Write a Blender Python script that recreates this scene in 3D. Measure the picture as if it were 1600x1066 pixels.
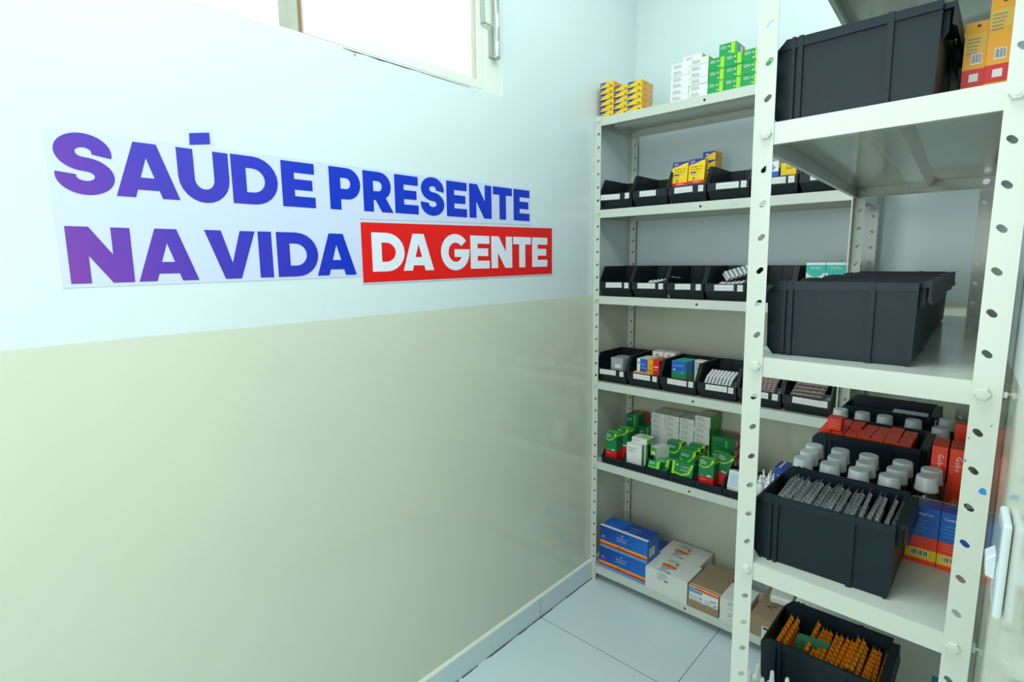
import bpy, math, random
from mathutils import Vector, Matrix
random.seed(7)
for o in list(bpy.data.objects): bpy.data.objects.remove(o)
SC = bpy.context.scene; COL = SC.collection

# ------------------------------------------------------------------ camera
cam = bpy.data.objects.new('camera', bpy.data.cameras.new('camera')); COL.objects.link(cam)
YAW, PITCH, ROLL, FPX = 0.7402, 0.1460, -0.0109, 848.27
fw = Vector((-math.sin(YAW)*math.cos(PITCH), math.cos(YAW)*math.cos(PITCH), -math.sin(PITCH)))
rt = Vector((math.cos(YAW), math.sin(YAW), 0)); up = rt.cross(fw)
r2 = math.cos(ROLL)*rt + math.sin(ROLL)*up; u2 = -math.sin(ROLL)*rt + math.cos(ROLL)*up
m4 = Matrix((r2, u2, -fw)).transposed().to_4x4(); m4.translation = Vector((1.2435, -1.8498, 1.3769))
cam.matrix_world = m4
cam.data.sensor_width = 36; cam.data.lens = FPX/1600*36; cam.data.clip_start = 0.02
SC.camera = cam

# ------------------------------------------------------------------ world, lights, exposure
W = bpy.data.worlds.new('daylight'); SC.world = W; W.use_nodes = True
bg = W.node_tree.nodes['Background']; bg.inputs[0].default_value = (0.93, 1.0, 1.0, 1); bg.inputs[1].default_value = 2.2
def area(name, loc, target, sx, sy, power, color):
    d = bpy.data.lights.new(name, 'AREA'); d.shape = 'RECTANGLE'; d.size = sx; d.size_y = sy
    d.energy = power; d.color = color
    o = bpy.data.objects.new(name, d); COL.objects.link(o); o.location = loc
    o.rotation_euler = (Vector(target)-Vector(loc)).to_track_quat('-Z', 'Y').to_euler(); return o
area('ceiling_lamp_light', (0.95, -1.35, 2.64), (0.90, -1.25, 0), 0.30, 0.30, 7.5, (0.93, 1.0, 0.99))
area('overhead_fill_light', (0.70, -0.90, 2.72), (0.70, -0.90, 0), 0.9, 2.0, 10.5, (0.92, 1.0, 0.99))  # added soft overhead fill, evens out the room; not a real fitting
area('hallway_light', (2.0, -2.05, 1.5), (0.3, -0.8, 0.5), 0.7, 0.9, 6.5, (0.93, 1.0, 0.99))
area('front_fill_light', (0.75, -2.62, 1.45), (0.52, 0.3, 1.05), 0.9, 1.3, 13, (0.95, 1.0, 0.98))  # fill added behind the camera to lift the shelf interiors; no opening there
SC.view_settings.view_transform = 'Standard'; SC.view_settings.look = 'None'
SC.view_settings.exposure = 0.18; SC.view_settings.gamma = 1.0; SC.view_settings.use_curve_mapping = False

# ------------------------------------------------------------------ materials
def lin(h):
    h = h.lstrip('#'); c = [int(h[i:i+2], 16)/255 for i in (0, 2, 4)]
    return tuple(x/12.92 if x <= .04045 else ((x+.055)/1.055)**2.4 for x in c)+(1,)
MATS = {}
def mat(name, color, rough=.5, metal=0, noise=0, nscale=40, bump=0, bscale=200, spec=.5, trans=0, alpha=1, coat=0):
    m = bpy.data.materials.new(name); m.use_nodes = True; nt = m.node_tree; b = nt.nodes['Principled BSDF']
    c = lin(color) if isinstance(color, str) else color
    b.inputs['Base Color'].default_value = c; b.inputs['Roughness'].default_value = rough
    b.inputs['Metallic'].default_value = metal; b.inputs['Specular IOR Level'].default_value = spec
    b.inputs['Transmission Weight'].default_value = trans; b.inputs['Alpha'].default_value = alpha
    b.inputs['Coat Weight'].default_value = coat
    tc = nt.nodes.new('ShaderNodeTexCoord')
    if noise:
        n = nt.nodes.new('ShaderNodeTexNoise'); n.inputs['Scale'].default_value = nscale; n.inputs['Detail'].default_value = 4
        nt.links.new(tc.outputs['Object'], n.inputs['Vector'])
        r = nt.nodes.new('ShaderNodeMapRange'); r.inputs['To Min'].default_value = 1-noise; r.inputs['To Max'].default_value = 1+noise
        nt.links.new(n.outputs['Fac'], r.inputs['Value'])
        mx = nt.nodes.new('ShaderNodeVectorMath'); mx.operation = 'SCALE'; mx.inputs[0].default_value = c[:3]
        nt.links.new(r.outputs[0], mx.inputs['Scale']); nt.links.new(mx.outputs[0], b.inputs['Base Color'])
    if bump:
        n2 = nt.nodes.new('ShaderNodeTexNoise'); n2.inputs['Scale'].default_value = bscale; n2.inputs['Detail'].default_value = 3
        nt.links.new(tc.outputs['Object'], n2.inputs['Vector'])
        bp = nt.nodes.new('ShaderNodeBump'); bp.inputs['Strength'].default_value = bump; bp.inputs['Distance'].default_value = .002
        nt.links.new(n2.outputs['Fac'], bp.inputs['Height']); nt.links.new(bp.outputs[0], b.inputs['Normal'])
    MATS[name] = m; return m
mat('steel', '#CBD2C7', .15, noise=.02, nscale=6, bump=.06, bscale=60)
mat('bolt', '#C9D2D0', .3, metal=.6)
mat('black_plastic', '#0F1A1F', .42, spec=.4, noise=.10, nscale=30, bump=.05, bscale=400)
mat('dark_plastic', '#0E2029', .46, spec=.3, noise=.08, nscale=25, bump=.06, bscale=400)
mat('label_paper', '#D9DCDA', .6, noise=.03)
mat('ink', '#2A2D33', .6)
mat('grey_print', '#7D8388', .6)
mat('white_card', '#E6E8E6', .45, noise=.02, nscale=30)
mat('carton_white', '#DDDFDB', .5, noise=.03, nscale=15)
mat('yellow', '#F2CB0A', .4)
mat('amber', '#EFA617', .4)
mat('pale_yellow', '#E2B54A', .5)
mat('navy', '#25308F', .4)
mat('red', '#DB1F1C', .4)
mat('orange_red', '#F7421A', .38, noise=.06, nscale=60)
mat('green', '#0E9B4C', .4)
mat('dark_green', '#107A45', .4)
mat('lime', '#9EDB18', .4)
mat('mid_green', '#57B848', .4)
mat('blue', '#0F62C4', .35)
mat('deep_blue', '#10419F', .35)
mat('sky_blue', '#3FA4DD', .35)
mat('teal', '#10B3A4', .4)
mat('teal_dark', '#1B7F8C', .4)
mat('kraft', '#9A8468', .75, noise=.06, nscale=25)
mat('white_plastic', '#E8ECEC', .35)
mat('cap_plastic', '#C9D0D2', .35, noise=.03, nscale=40)
mat('bottle_glass', '#151015', .12)
mat('foil', '#B4B9BC', .3, metal=.55)
mat('foil_bump', '#E4E8EA', .22, metal=.1)
mat('white_pill', '#E4E6E6', .25)
mat('copper_bump', '#A6705C', .3, metal=.3)
mat('orange_bump', '#FF9C1E', .3)
mat('clear', '#D3DCDE', .15, trans=.3, alpha=.75)
mat('green_foil', '#3D8B6C', .3)
mat('pink', '#E07A80', .5)
mat('metal', '#BFC9C6', .28, metal=.8)
mat('frame_paint', '#E2E9DC', .45, noise=.03, nscale=8, bump=.2, bscale=40)
mat('rust', '#8A7050', .7, noise=.2, nscale=30)
mat('grey_wood', '#A8AFA4', .6, noise=.15, nscale=30)
mat('switch_plastic', '#D5E2E8', .3)
mat('switch_grey', '#7F96A6', .3)
mat('stain_blue', '#1F86C4', .4)
mat('stain_red', '#C2452F', .5)
mat('dirt', '#3A3C36', .9)
mat('sticker_film', '#C9D3EE', .38, bump=.15, bscale=120)
mat('sticker_red', '#E31714', .35, bump=.1, bscale=120)
mat('sticker_white', '#DFE6F1', .38)
mat('ceiling_paint', '#E4EEEE', .7)
mat('outside_wall', '#F4EEDD', .8, noise=.03)

def wall_mat():
    m = bpy.data.materials.new('two_tone_wall_paint'); m.use_nodes = True; nt = m.node_tree; L = nt.links
    b = nt.nodes['Principled BSDF']; g = nt.nodes.new('ShaderNodeNewGeometry'); sp = nt.nodes.new('ShaderNodeSeparateXYZ')
    L.new(g.outputs['Position'], sp.inputs[0])
    wob = nt.nodes.new('ShaderNodeTexNoise'); wob.inputs['Scale'].default_value = 3; L.new(g.outputs['Position'], wob.inputs['Vector'])
    a = nt.nodes.new('ShaderNodeMath'); a.operation = 'MULTIPLY_ADD'; a.inputs[1].default_value = .006; L.new(wob.outputs['Fac'], a.inputs[0]); L.new(sp.outputs['Z'], a.inputs[2])
    r = nt.nodes.new('ShaderNodeMapRange'); r.inputs['From Min'].default_value = 1.239; r.inputs['From Max'].default_value = 1.242
    L.new(a.outputs[0], r.inputs['Value'])
    n = nt.nodes.new('ShaderNodeTexNoise'); n.inputs['Scale'].default_value = 2.2; n.inputs['Detail'].default_value = 5; L.new(g.outputs['Position'], n.inputs['Vector'])
    mx = nt.nodes.new('ShaderNodeMix'); mx.data_type = 'RGBA'; L.new(r.outputs[0], mx.inputs['Factor'])
    mx.inputs['A'].default_value = lin('#CFD5C3'); mx.inputs['B'].default_value = lin('#D4E3E4')
    r2_ = nt.nodes.new('ShaderNodeMapRange'); r2_.inputs['To Min'].default_value = .96; r2_.inputs['To Max'].default_value = 1.04; L.new(n.outputs['Fac'], r2_.inputs['Value'])
    vm = nt.nodes.new('ShaderNodeVectorMath'); vm.operation = 'SCALE'; L.new(mx.outputs['Result'], vm.inputs[0]); L.new(r2_.outputs[0], vm.inputs['Scale'])
    L.new(vm.outputs[0], b.inputs['Base Color'])
    rr = nt.nodes.new('ShaderNodeMapRange'); rr.inputs['To Min'].default_value = .10; rr.inputs['To Max'].default_value = .22; L.new(r.outputs[0], rr.inputs['Value']); L.new(rr.outputs[0], b.inputs['Roughness'])
    n2 = nt.nodes.new('ShaderNodeTexNoise'); n2.inputs['Scale'].default_value = 7; n2.inputs['Detail'].default_value = 4; L.new(g.outputs['Position'], n2.inputs['Vector'])
    bp = nt.nodes.new('ShaderNodeBump'); bp.inputs['Strength'].default_value = .12; bp.inputs['Distance'].default_value = .01; L.new(n2.outputs['Fac'], bp.inputs['Height']); L.new(bp.outputs[0], b.inputs['Normal'])
    MATS['wall'] = m
wall_mat()
def floor_mat():
    m = bpy.data.materials.new('floor_tiles'); m.use_nodes = True; nt = m.node_tree; L = nt.links
    b = nt.nodes['Principled BSDF']; g = nt.nodes.new('ShaderNodeNewGeometry'); sp = nt.nodes.new('ShaderNodeSeparateXYZ'); L.new(g.outputs['Position'], sp.inputs[0])
    def joint(sock, off):
        a = nt.nodes.new('ShaderNodeMath'); a.operation = 'SUBTRACT'; a.inputs[1].default_value = off; L.new(sock, a.inputs[0])
        p = nt.nodes.new('ShaderNodeMath'); p.operation = 'PINGPONG'; p.inputs[1].default_value = .3; L.new(a.outputs[0], p.inputs[0])
        c = nt.nodes.new('ShaderNodeMath'); c.operation = 'LESS_THAN'; c.inputs[1].default_value = .0011; L.new(p.outputs[0], c.inputs[0]); return c.outputs[0]
    j1 = joint(sp.outputs['X'], .5565); j2 = joint(sp.outputs['Y'], -.350)
    mxm = nt.nodes.new('ShaderNodeMath'); mxm.operation = 'MAXIMUM'; L.new(j1, mxm.inputs[0]); L.new(j2, mxm.inputs[1])
    n = nt.nodes.new('ShaderNodeTexNoise'); n.inputs['Scale'].default_value = 3; n.inputs['Detail'].default_value = 5; L.new(g.outputs['Position'], n.inputs['Vector'])
    r = nt.nodes.new('ShaderNodeMapRange'); r.inputs['To Min'].default_value = .97; r.inputs['To Max'].default_value = 1.03; L.new(n.outputs['Fac'], r.inputs['Value'])
    # small specks of dirt
    v = nt.nodes.new('ShaderNodeTexVoronoi'); v.inputs['Scale'].default_value = 11; L.new(g.outputs['Position'], v.inputs['Vector'])
    sc_ = nt.nodes.new('ShaderNodeMath'); sc_.operation = 'LESS_THAN'; sc_.inputs[1].default_value = .022; L.new(v.outputs['Distance'], sc_.inputs[0])
    mm = nt.nodes.new('ShaderNodeMath'); mm.operation = 'MAXIMUM'; L.new(mxm.outputs[0], mm.inputs[0])
    hf = nt.nodes.new('ShaderNodeMath'); hf.operation = 'MULTIPLY'; hf.inputs[1].default_value = .5; L.new(sc_.outputs[0], hf.inputs[0]); L.new(hf.outputs[0], mm.inputs[1])
    mx = nt.nodes.new('ShaderNodeMix'); mx.data_type = 'RGBA'; L.new(mm.outputs[0], mx.inputs['Factor'])
    mx.inputs['A'].default_value = lin('#CCDEE3'); mx.inputs['B'].default_value = lin('#4A524F')
    vm = nt.nodes.new('ShaderNodeVectorMath'); vm.operation = 'SCALE'; L.new(mx.outputs['Result'], vm.inputs[0]); L.new(r.outputs[0], vm.inputs['Scale'])
    L.new(vm.outputs[0], b.inputs['Base Color']); b.inputs['Roughness'].default_value = .22
    MATS['floor'] = m
floor_mat()
def print_mat():
    # vinyl print: purple at the lower left running into royal blue
    m = bpy.data.materials.new('purple_to_blue_print'); m.use_nodes = True; nt = m.node_tree; L = nt.links
    b = nt.nodes['Principled BSDF']; tc = nt.nodes.new('ShaderNodeTexCoord'); sp = nt.nodes.new('ShaderNodeSeparateXYZ'); L.new(tc.outputs['Object'], sp.inputs[0])
    a = nt.nodes.new('ShaderNodeMath'); a.operation = 'MULTIPLY_ADD'; a.inputs[1].default_value = .55; L.new(sp.outputs['Z'], a.inputs[0]); L.new(sp.outputs['Y'], a.inputs[2])
    cr = nt.nodes.new('ShaderNodeValToRGB'); r = nt.nodes.new('ShaderNodeMapRange')
    r.inputs['From Min'].default_value = 0; r.inputs['From Max'].default_value = .62; L.new(a.outputs[0], r.inputs['Value']); L.new(r.outputs[0], cr.inputs[0])
    e = cr.color_ramp.elements; e[0].position = 0; e[0].color = lin('#7C389E'); e[1].position = 1; e[1].color = lin('#0732BC')
    x = cr.color_ramp.elements.new(.45); x.color = lin('#4033B0')
    L.new(cr.outputs[0], b.inputs['Base Color']); b.inputs['Roughness'].default_value = .35
    n2 = nt.nodes.new('ShaderNodeTexNoise'); n2.inputs['Scale'].default_value = 120; L.new(tc.outputs['Object'], n2.inputs['Vector'])
    bp = nt.nodes.new('ShaderNodeBump'); bp.inputs['Strength'].default_value = .15; bp.inputs['Distance'].default_value = .002; L.new(n2.outputs['Fac'], bp.inputs['Height']); L.new(bp.outputs[0], b.inputs['Normal'])
    MATS['print'] = m
print_mat()
def blue_carton_mat():
    m = bpy.data.materials.new('blue_gradient_print'); m.use_nodes = True; nt = m.node_tree; L = nt.links
    b = nt.nodes['Principled BSDF']; tc = nt.nodes.new('ShaderNodeTexCoord'); sp = nt.nodes.new('ShaderNodeSeparateXYZ'); L.new(tc.outputs['Object'], sp.inputs[0])
    a = nt.nodes.new('ShaderNodeMath'); a.operation = 'MULTIPLY_ADD'; a.inputs[1].default_value = -1.0; L.new(sp.outputs['Z'], a.inputs[0]); L.new(sp.outputs['X'], a.inputs[2])
    r = nt.nodes.new('ShaderNodeMapRange'); r.inputs['From Min'].default_value = -.05; r.inputs['From Max'].default_value = .2; L.new(a.outputs[0], r.inputs['Value'])
    cr = nt.nodes.new('ShaderNodeValToRGB'); L.new(r.outputs[0], cr.inputs[0]); e = cr.color_ramp.elements
    e[0].color = lin('#123C96'); e[1].color = lin('#1673D6'); L.new(cr.outputs[0], b.inputs['Base Color']); b.inputs['Roughness'].default_value = .35
    MATS['blue_grad'] = m
blue_carton_mat()
def glass_mat():
    m = bpy.data.materials.new('window_glass'); m.use_nodes = True; b = m.node_tree.nodes['Principled BSDF']
    b.inputs['Roughness'].default_value = .02; b.inputs['Transmission Weight'].default_value = 1; b.inputs['IOR'].default_value = 1.1
    MATS['glass'] = m
glass_mat()

# ------------------------------------------------------------------ mesh helper
_tc = {}
def text2d(s):
    if s not in _tc:
        c = bpy.data.curves.new('t', 'FONT'); c.body = s; c.resolution_u = 1; c.align_x = 'LEFT'
        o = bpy.data.objects.new('t', c); COL.objects.link(o); bpy.context.view_layer.update()
        me = o.evaluated_get(bpy.context.evaluated_depsgraph_get()).to_mesh()
        vs = [(v.co.x, v.co.y) for v in me.vertices]; fs = [tuple(p.vertices) for p in me.polygons]
        o.evaluated_get(bpy.context.evaluated_depsgraph_get()).to_mesh_clear()
        bpy.data.objects.remove(o); bpy.data.curves.remove(c)
        w = max(x for x, y in vs); _tc[s] = (vs, fs, w)
    return _tc[s]
class MB:
    def __init__(s): s.v = []; s.f = []; s.m = []; s.names = []; s.smooth = []
    def mi(s, n):
        if n not in s.names: s.names.append(n)
        return s.names.index(n)
    def face(s, pts, m, sm=False):
        b = len(s.v); s.v += [tuple(p) for p in pts]; s.f.append(tuple(range(b, b+len(pts)))); s.m.append(s.mi(m)); s.smooth.append(sm)
    def mesh(s, vs, fs, m, sm=False):
        b = len(s.v); s.v += [tuple(p) for p in vs]; k = s.mi(m)
        for f in fs: s.f.append(tuple(b+i for i in f)); s.m.append(k); s.smooth.append(sm)
    def box(s, a, b, m, faces=None):
        x0, y0, z0 = a; x1, y1, z1 = b
        vs = [(x0,y0,z0),(x1,y0,z0),(x1,y1,z0),(x0,y1,z0),(x0,y0,z1),(x1,y0,z1),(x1,y1,z1),(x0,y1,z1)]
        F = {'b':(0,3,2,1),'t':(4,5,6,7),'f':(0,1,5,4),'r':(1,2,6,5),'k':(2,3,7,6),'l':(3,0,4,7)}
        if not isinstance(m, dict): s.mesh(vs, list(F.values()), m)
        else:
            for k, f in F.items(): s.mesh([vs[i] for i in f], [(0,1,2,3)], m.get(k, m['*']))
    def prism(s, poly, axis, a, b, m):
        # poly: 2D points; axis 'x' -> (y,z), 'y' -> (x,z), 'z' -> (x,y)
        def P(p, t):
            return {'x': (t, p[0], p[1]), 'y': (p[0], t, p[1]), 'z': (p[0], p[1], t)}[axis]
        n = len(poly); vs = [P(p, a) for p in poly]+[P(p, b) for p in poly]
        ar = sum(poly[i][0]*poly[(i+1)%n][1]-poly[(i+1)%n][0]*poly[i][1] for i in range(n))
        fl = (ar > 0) ^ (axis == 'y')
        fs = [tuple(range(n))[::-1], tuple(range(n, 2*n))]+[(i, (i+1)%n, n+(i+1)%n, n+i) for i in range(n)]
        if not fl: fs = [f[::-1] for f in fs]
        s.mesh(vs, fs, m)
    def lathe(s, prof, m, c=(0,0,0), n=20, mats=None, sm=True):
        # prof: (r,z) list bottom to top
        b = len(s.v)
        for r, z in prof:
            for i in range(n):
                a = 2*math.pi*i/n; s.v.append((c[0]+r*math.cos(a), c[1]+r*math.sin(a), c[2]+z))
        for j in range(len(prof)-1):
            k = s.mi(mats[j] if mats else m)
            for i in range(n):
                s.f.append((b+j*n+i, b+j*n+(i+1)%n, b+(j+1)*n+(i+1)%n, b+(j+1)*n+i)); s.m.append(k); s.smooth.append(sm)
        s.f.append(tuple(b+i for i in range(n))[::-1]); s.m.append(s.mi(mats[0] if mats else m)); s.smooth.append(False)
        s.f.append(tuple(b+(len(prof)-1)*n+i for i in range(n))); s.m.append(s.mi(mats[-1] if mats else m)); s.smooth.append(False)
    def xf(s, M, start=0):
        for i in range(start, len(s.v)): s.v[i] = tuple(M @ Vector(s.v[i]))
    def obj(s, name, parent=None, loc=(0,0,0), bevel=0):
        me = bpy.data.meshes.new(name); me.from_pydata(s.v, [], s.f)
        for n in s.names: me.materials.append(MATS[n])
        me.polygons.foreach_set('material_index', s.m); me.polygons.foreach_set('use_smooth', s.smooth); me.update()
        o = bpy.data.objects.new(name, me); COL.objects.link(o); o.location = loc
        if parent: o.parent = parent
        if bevel:
            b = o.modifiers.new('bevel', 'BEVEL'); b.width = bevel; b.segments = 2; b.limit_method = 'ANGLE'
        return o
def tag(o, label, cat, group=None):
    o['label'] = label; o['category'] = cat
    if group: o['group'] = group
    return o
def struct(o): o['kind'] = 'structure'; return o
def thing(name, label, cat, loc=(0,0,0), group=None, rz=0):
    o = bpy.data.objects.new(name, None); COL.objects.link(o); o.location = loc; o.rotation_euler = (0,0,rz); o.empty_display_size = .05
    return tag(o, label, cat, group)
def dup(o, loc, label=None, rot=None, group=None):
    c = o.copy(); COL.objects.link(c); c.location = loc
    if label: c['label'] = label
    if group: c['group'] = group
    if rot is not None: c.rotation_euler = rot
    for ch in list(o.children):
        d = ch.copy(); COL.objects.link(d); d.parent = c
        for g in list(ch.children):
            e = g.copy(); COL.objects.link(e); e.parent = d
    return c
NTH = ['bottom', 'second', 'third', 'fourth', 'fifth', 'sixth', 'seventh', 'eighth', 'ninth', 'tenth', 'eleventh', 'twelfth', 'thirteenth', 'fourteenth', 'fifteenth', 'sixteenth', 'seventeenth', 'eighteenth']

# ------------------------------------------------------------------ room shell
H = 2.75; YB = .303; YF = -2.75
def simple_box(name, a, b, m):
    q = MB(); q.box(a, b, m); return struct(q.obj(name))
simple_box('floor', (-.15, YF-.15, -.05), (2.6, YB+.15, 0), 'floor')
simple_box('ceiling', (-.15, YF-.15, H), (2.6, YB+.15, H+.05), 'ceiling_paint')
simple_box('wall_back', (-.15, YB, 0), (1.5, YB+.12, H), 'wall')
simple_box('wall_hallway', (2.6, YF-.15, 0), (2.7, YB+.15, H), 'ceiling_paint')
simple_box('wall_hallway_end', (1.45, YB, 0), (2.6, YB+.12, H), 'ceiling_paint')
simple_box('wall_hallway_front', (1.5, YF-.12, 0), (2.6, YF, H), 'ceiling_paint')
simple_box('wall_front', (-.15, YF-.12, 0), (1.5, YF, H), 'wall')
# left wall with the high window opening
WZ0, WZ1, WY0, WY1 = 1.893, 2.42, -1.95, -.521
q = MB()
q.box((-.14, YF, 0), (0, YB, WZ0), 'wall'); q.box((-.14, YF, WZ1), (0, YB, H), 'wall')
q.box((-.14, YF, WZ0), (0, WY0, WZ1), 'wall'); q.box((-.14, WY1, WZ0), (0, YB, WZ1), 'wall')
struct(q.obj('wall_left'))
# right wall: recessed run behind the near shelving, stub beside the doorway, far run past the doorway
q = MB()
q.prism([(1.268+.055*.27, -1.44), (1.268-.055*1.473, YB), (1.45, YB), (1.45, -1.44)], 'z', 0, H, 'wall')
q.box((1.30, YF, 0), (1.45, -2.30, H), 'wall'); q.box((1.2835, -2.30, 2.15), (1.45, -1.44, H), 'wall')
struct(q.obj('wall_right'))
# baseboard of tile along the left wall with a line of caulk on top
q = MB(); q.box((0, -.348, 0), (.009, YB, .081), 'floor'); q.box((0, YF, 0), (.009, -.351, .081), 'floor')
q.box((0, -.351, 0), (.0075, -.348, .08), 'dirt')
q.prism([(0, .081), (.0095, .081), (.0085, .0845), (0, .090)], 'y', YF, YB, 'frame_paint')
rng = random.Random(3); y = -1.6
while y < .0:
    l = rng.uniform(.01, .05)
    if rng.random() < .72: q.box((.0088, y, .0002), (.0088+rng.uniform(.002, .005), y+l, .0012), 'dirt')
    y += l
struct(q.obj('baseboard_left'))
q = MB(); q.box((0.001, YB-.009, 0), (1.19, YB, .081), 'floor'); struct(q.obj('baseboard_back'))
# window: fixed leaf on the right, open reveal to the left
wr = bpy.data.objects.new('window_1', None); COL.objects.link(wr); wr.location = (0, -.9, WZ0); struct(wr)
def wpart(q, name, par=wr):
    o = q.obj(name, par); o.location = (0, .9, -WZ0) if par is wr else (0, 0, 0); return o
q = MB()
q.box((-.05, -.606, WZ0), (-.0015, WY1, WZ1), 'frame_paint')
q.box((-.05, WY0, WZ1-.03), (-.002, -.606, WZ1), 'frame_paint')
q.box((-.05, WY0, WZ0), (-.004, -.606, WZ0+.006), 'frame_paint')
q.box((-.07, -1.190, WZ0+.006), (-.012, -1.180, WZ1-.03), 'rust'); q.box((-.07, -1.206, WZ0+.006), (-.010, -1.190, WZ1-.03), 'grey_wood')
wpart(q, 'window_frame')
q = MB()
ys, ye, zs, ze = -1.1795, -.607, WZ0+.0065, WZ1-.031
q.box((-.03, ys, zs), (-.003, ye, zs+.024), 'frame_paint'); q.box((-.03, ys, ze-.03), (-.003, ye, ze), 'frame_paint')
q.box((-.03, ys, zs+.024), (-.003, ys+.026, ze-.03), 'frame_paint'); q.box((-.03, ye-.013, zs+.024), (-.003, ye, ze-.03), 'frame_paint')
wpart(q, 'window_sash')
q = MB(); q.box((-.019, ys+.0262, zs+.0242), (-.015, ye-.0132, ze-.0302), 'glass'); wpart(q, 'window_pane')
# hinge: barrel, pin bracket
q = MB()
q.lathe([(.011, 0), (.0115, .004), (.0115, .045), (.0108, .047), (.0115, .049), (.0115, .085), (.012, .088), (.012, .094), (.0105, .096), (.0105, .125), (.0098, .127), (.0105, .129), (.0105, .185), (.013, .187), (.013, .191)], 'metal', (.012, -.558, 1.995), 20)
q.box((.004, -.606, 2.086), (.010, -.556, 2.090), 'metal'); q.box((.004, -.606, 2.180), (.010, -.556, 2.184), 'metal')
q.box((-.001, -.611, 2.086), (.010, -.604, 2.184), 'metal'); q.box((-.001, -.580, 1.998), (.004, -.552, 2.075), 'grey_wood')
wpart(q, 'hinge')
q = MB(); q.box((-1.0, -3.4, 0), (-.75, -1.02, 3.6), 'outside_wall'); struct(q.obj('wall_outside'))

# small marks and the crack under the window
q = MB()
pts = [(-1.085, 0), (-1.05, .002), (-1.02, 0), (-.98, .0025), (-.95, .001), (-.90, .0018), (-.86, 0), (-.80, .001), (-.70, .0005), (-.66, 0)]
for (a, wa), (b, wb) in zip(pts, pts[1:]):
    q.face([(.0006, a, WZ0-.001-wa), (.0006, b, WZ0-.001-wb), (.0006, b, WZ0), (.0006, a, WZ0)], 'dirt')
q.box((.0002, -1.053, WZ0-.012), (.0008, -1.051, WZ0-.006), 'dirt')
struct(q.obj('trim_1'))

# ------------------------------------------------------------------ wall lettering
def arc(cx, cy, rx, ry, a0, a1, n=12):
    return [(cx+rx*math.cos(math.radians(a0+(a1-a0)*i/n)), cy+ry*math.sin(math.radians(a0+(a1-a0)*i/n))) for i in range(n+1)]
h = .102
def glyph(c, w):
    S = .030; B = .0245
    if c == 'E': return [[(0,0),(w,0),(w,B),(S,B),(S,.039),(w-.006,.039),(w-.006,.063),(S,.063),(S,h-B),(w,h-B),(w,h),(0,h)]]
    if c == 'A':
        k = w/.106; return [[(x*k, y) for x, y in [(0,0),(.0305,0),(.035,.0145),(.071,.0145),(.0755,0),(.106,0),(.072,h),(.034,h)]], [(x*k, y) for x, y in [(.0415,.0375),(.0645,.0375),(.053,.0745)]]]
    if c == 'V':
        k = w/.103; return [[(x*k, y) for x, y in [(0,h),(.0325,h),(.0518,.034),(.071,h),(.103,h),(.068,0),(.035,0)]]]
    if c == 'N': return [[(0,0),(S,0),(S,.050),(w-.034,0),(w,0),(w,h),(w-S,h),(w-S,.052),(.034,h),(0,h)]]
    if c == 'I': return [[(0,0),(w,0),(w,h),(0,h)]]
    if c == 'T': return [[(0,h),(0,h-B),(w/2-.0155,h-B),(w/2-.0155,0),(w/2+.0155,0),(w/2+.0155,h-B),(w,h-B),(w,h)]]
    if c == 'U':
        r = w/2; return [[(0,h)]+arc(r,.047,r,.050,180,360)+[(w,h),(w-S,h)]+arc(r,.044,r-S,.020,360,180)+[(S,h)]]
    if c == 'D':
        r = w-.046; return [[(0,0)]+arc(.046,.051,r,.051,-90,90)+[(0,h)], [(S,B+.001),(S,h-B-.001)]+arc(.044,.051,r-.027,.0255,90,-90)]
    if c == 'P': return [[(0,0),(S,0)]+[(S,.026)]+arc(.049,.064,w-.049,.038,-90,90)+[(0,h)], [(S,.051),(S,.0775)]+arc(.045,.0643,.0125,.0132,90,-90)]
    if c == 'R':
        return [[(0,0),(S,0),(S,.030),(.036,.030),(w-.036,0),(w,0),(w-.023,.037)]+arc(.049,.0665,w-.055,.0355,-40,90)+[(0,h)], [(S,.053),(S,.0785)]+arc(.045,.0657,.0115,.0128,90,-90)]
    if c == 'G':
        rx = w/2; o = arc(rx,.051,rx,.054,40,350,26); i = arc(rx+.001,.051,rx-.028,.0285,330,40,24)
        return [o[:]+[(w,.051),(w+.001,.060),(rx-.004,.060),(rx-.004,.037),(rx+.024,.037)]+i[2:]]
    return []
def s_strip(w):
    k = w/.087; cen = arc(.0440,.0742,.0270,.0206,-14,268,26)+arc(.0435,.0327,.0285,.0206,88,-190,28)
    out = []
    for j, (x, y) in enumerate(cen):
        a = cen[max(j-1,0)]; b = cen[min(j+1,len(cen)-1)]; dx, dy = b[0]-a[0], b[1]-a[1]; d = math.hypot(dx, dy)
        nx, ny = -dy/d*.0150, dx/d*.0123; out.append((((x+nx)*k, y+ny-.001), ((x-nx)*k, y-ny-.001)))
    return out
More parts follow.
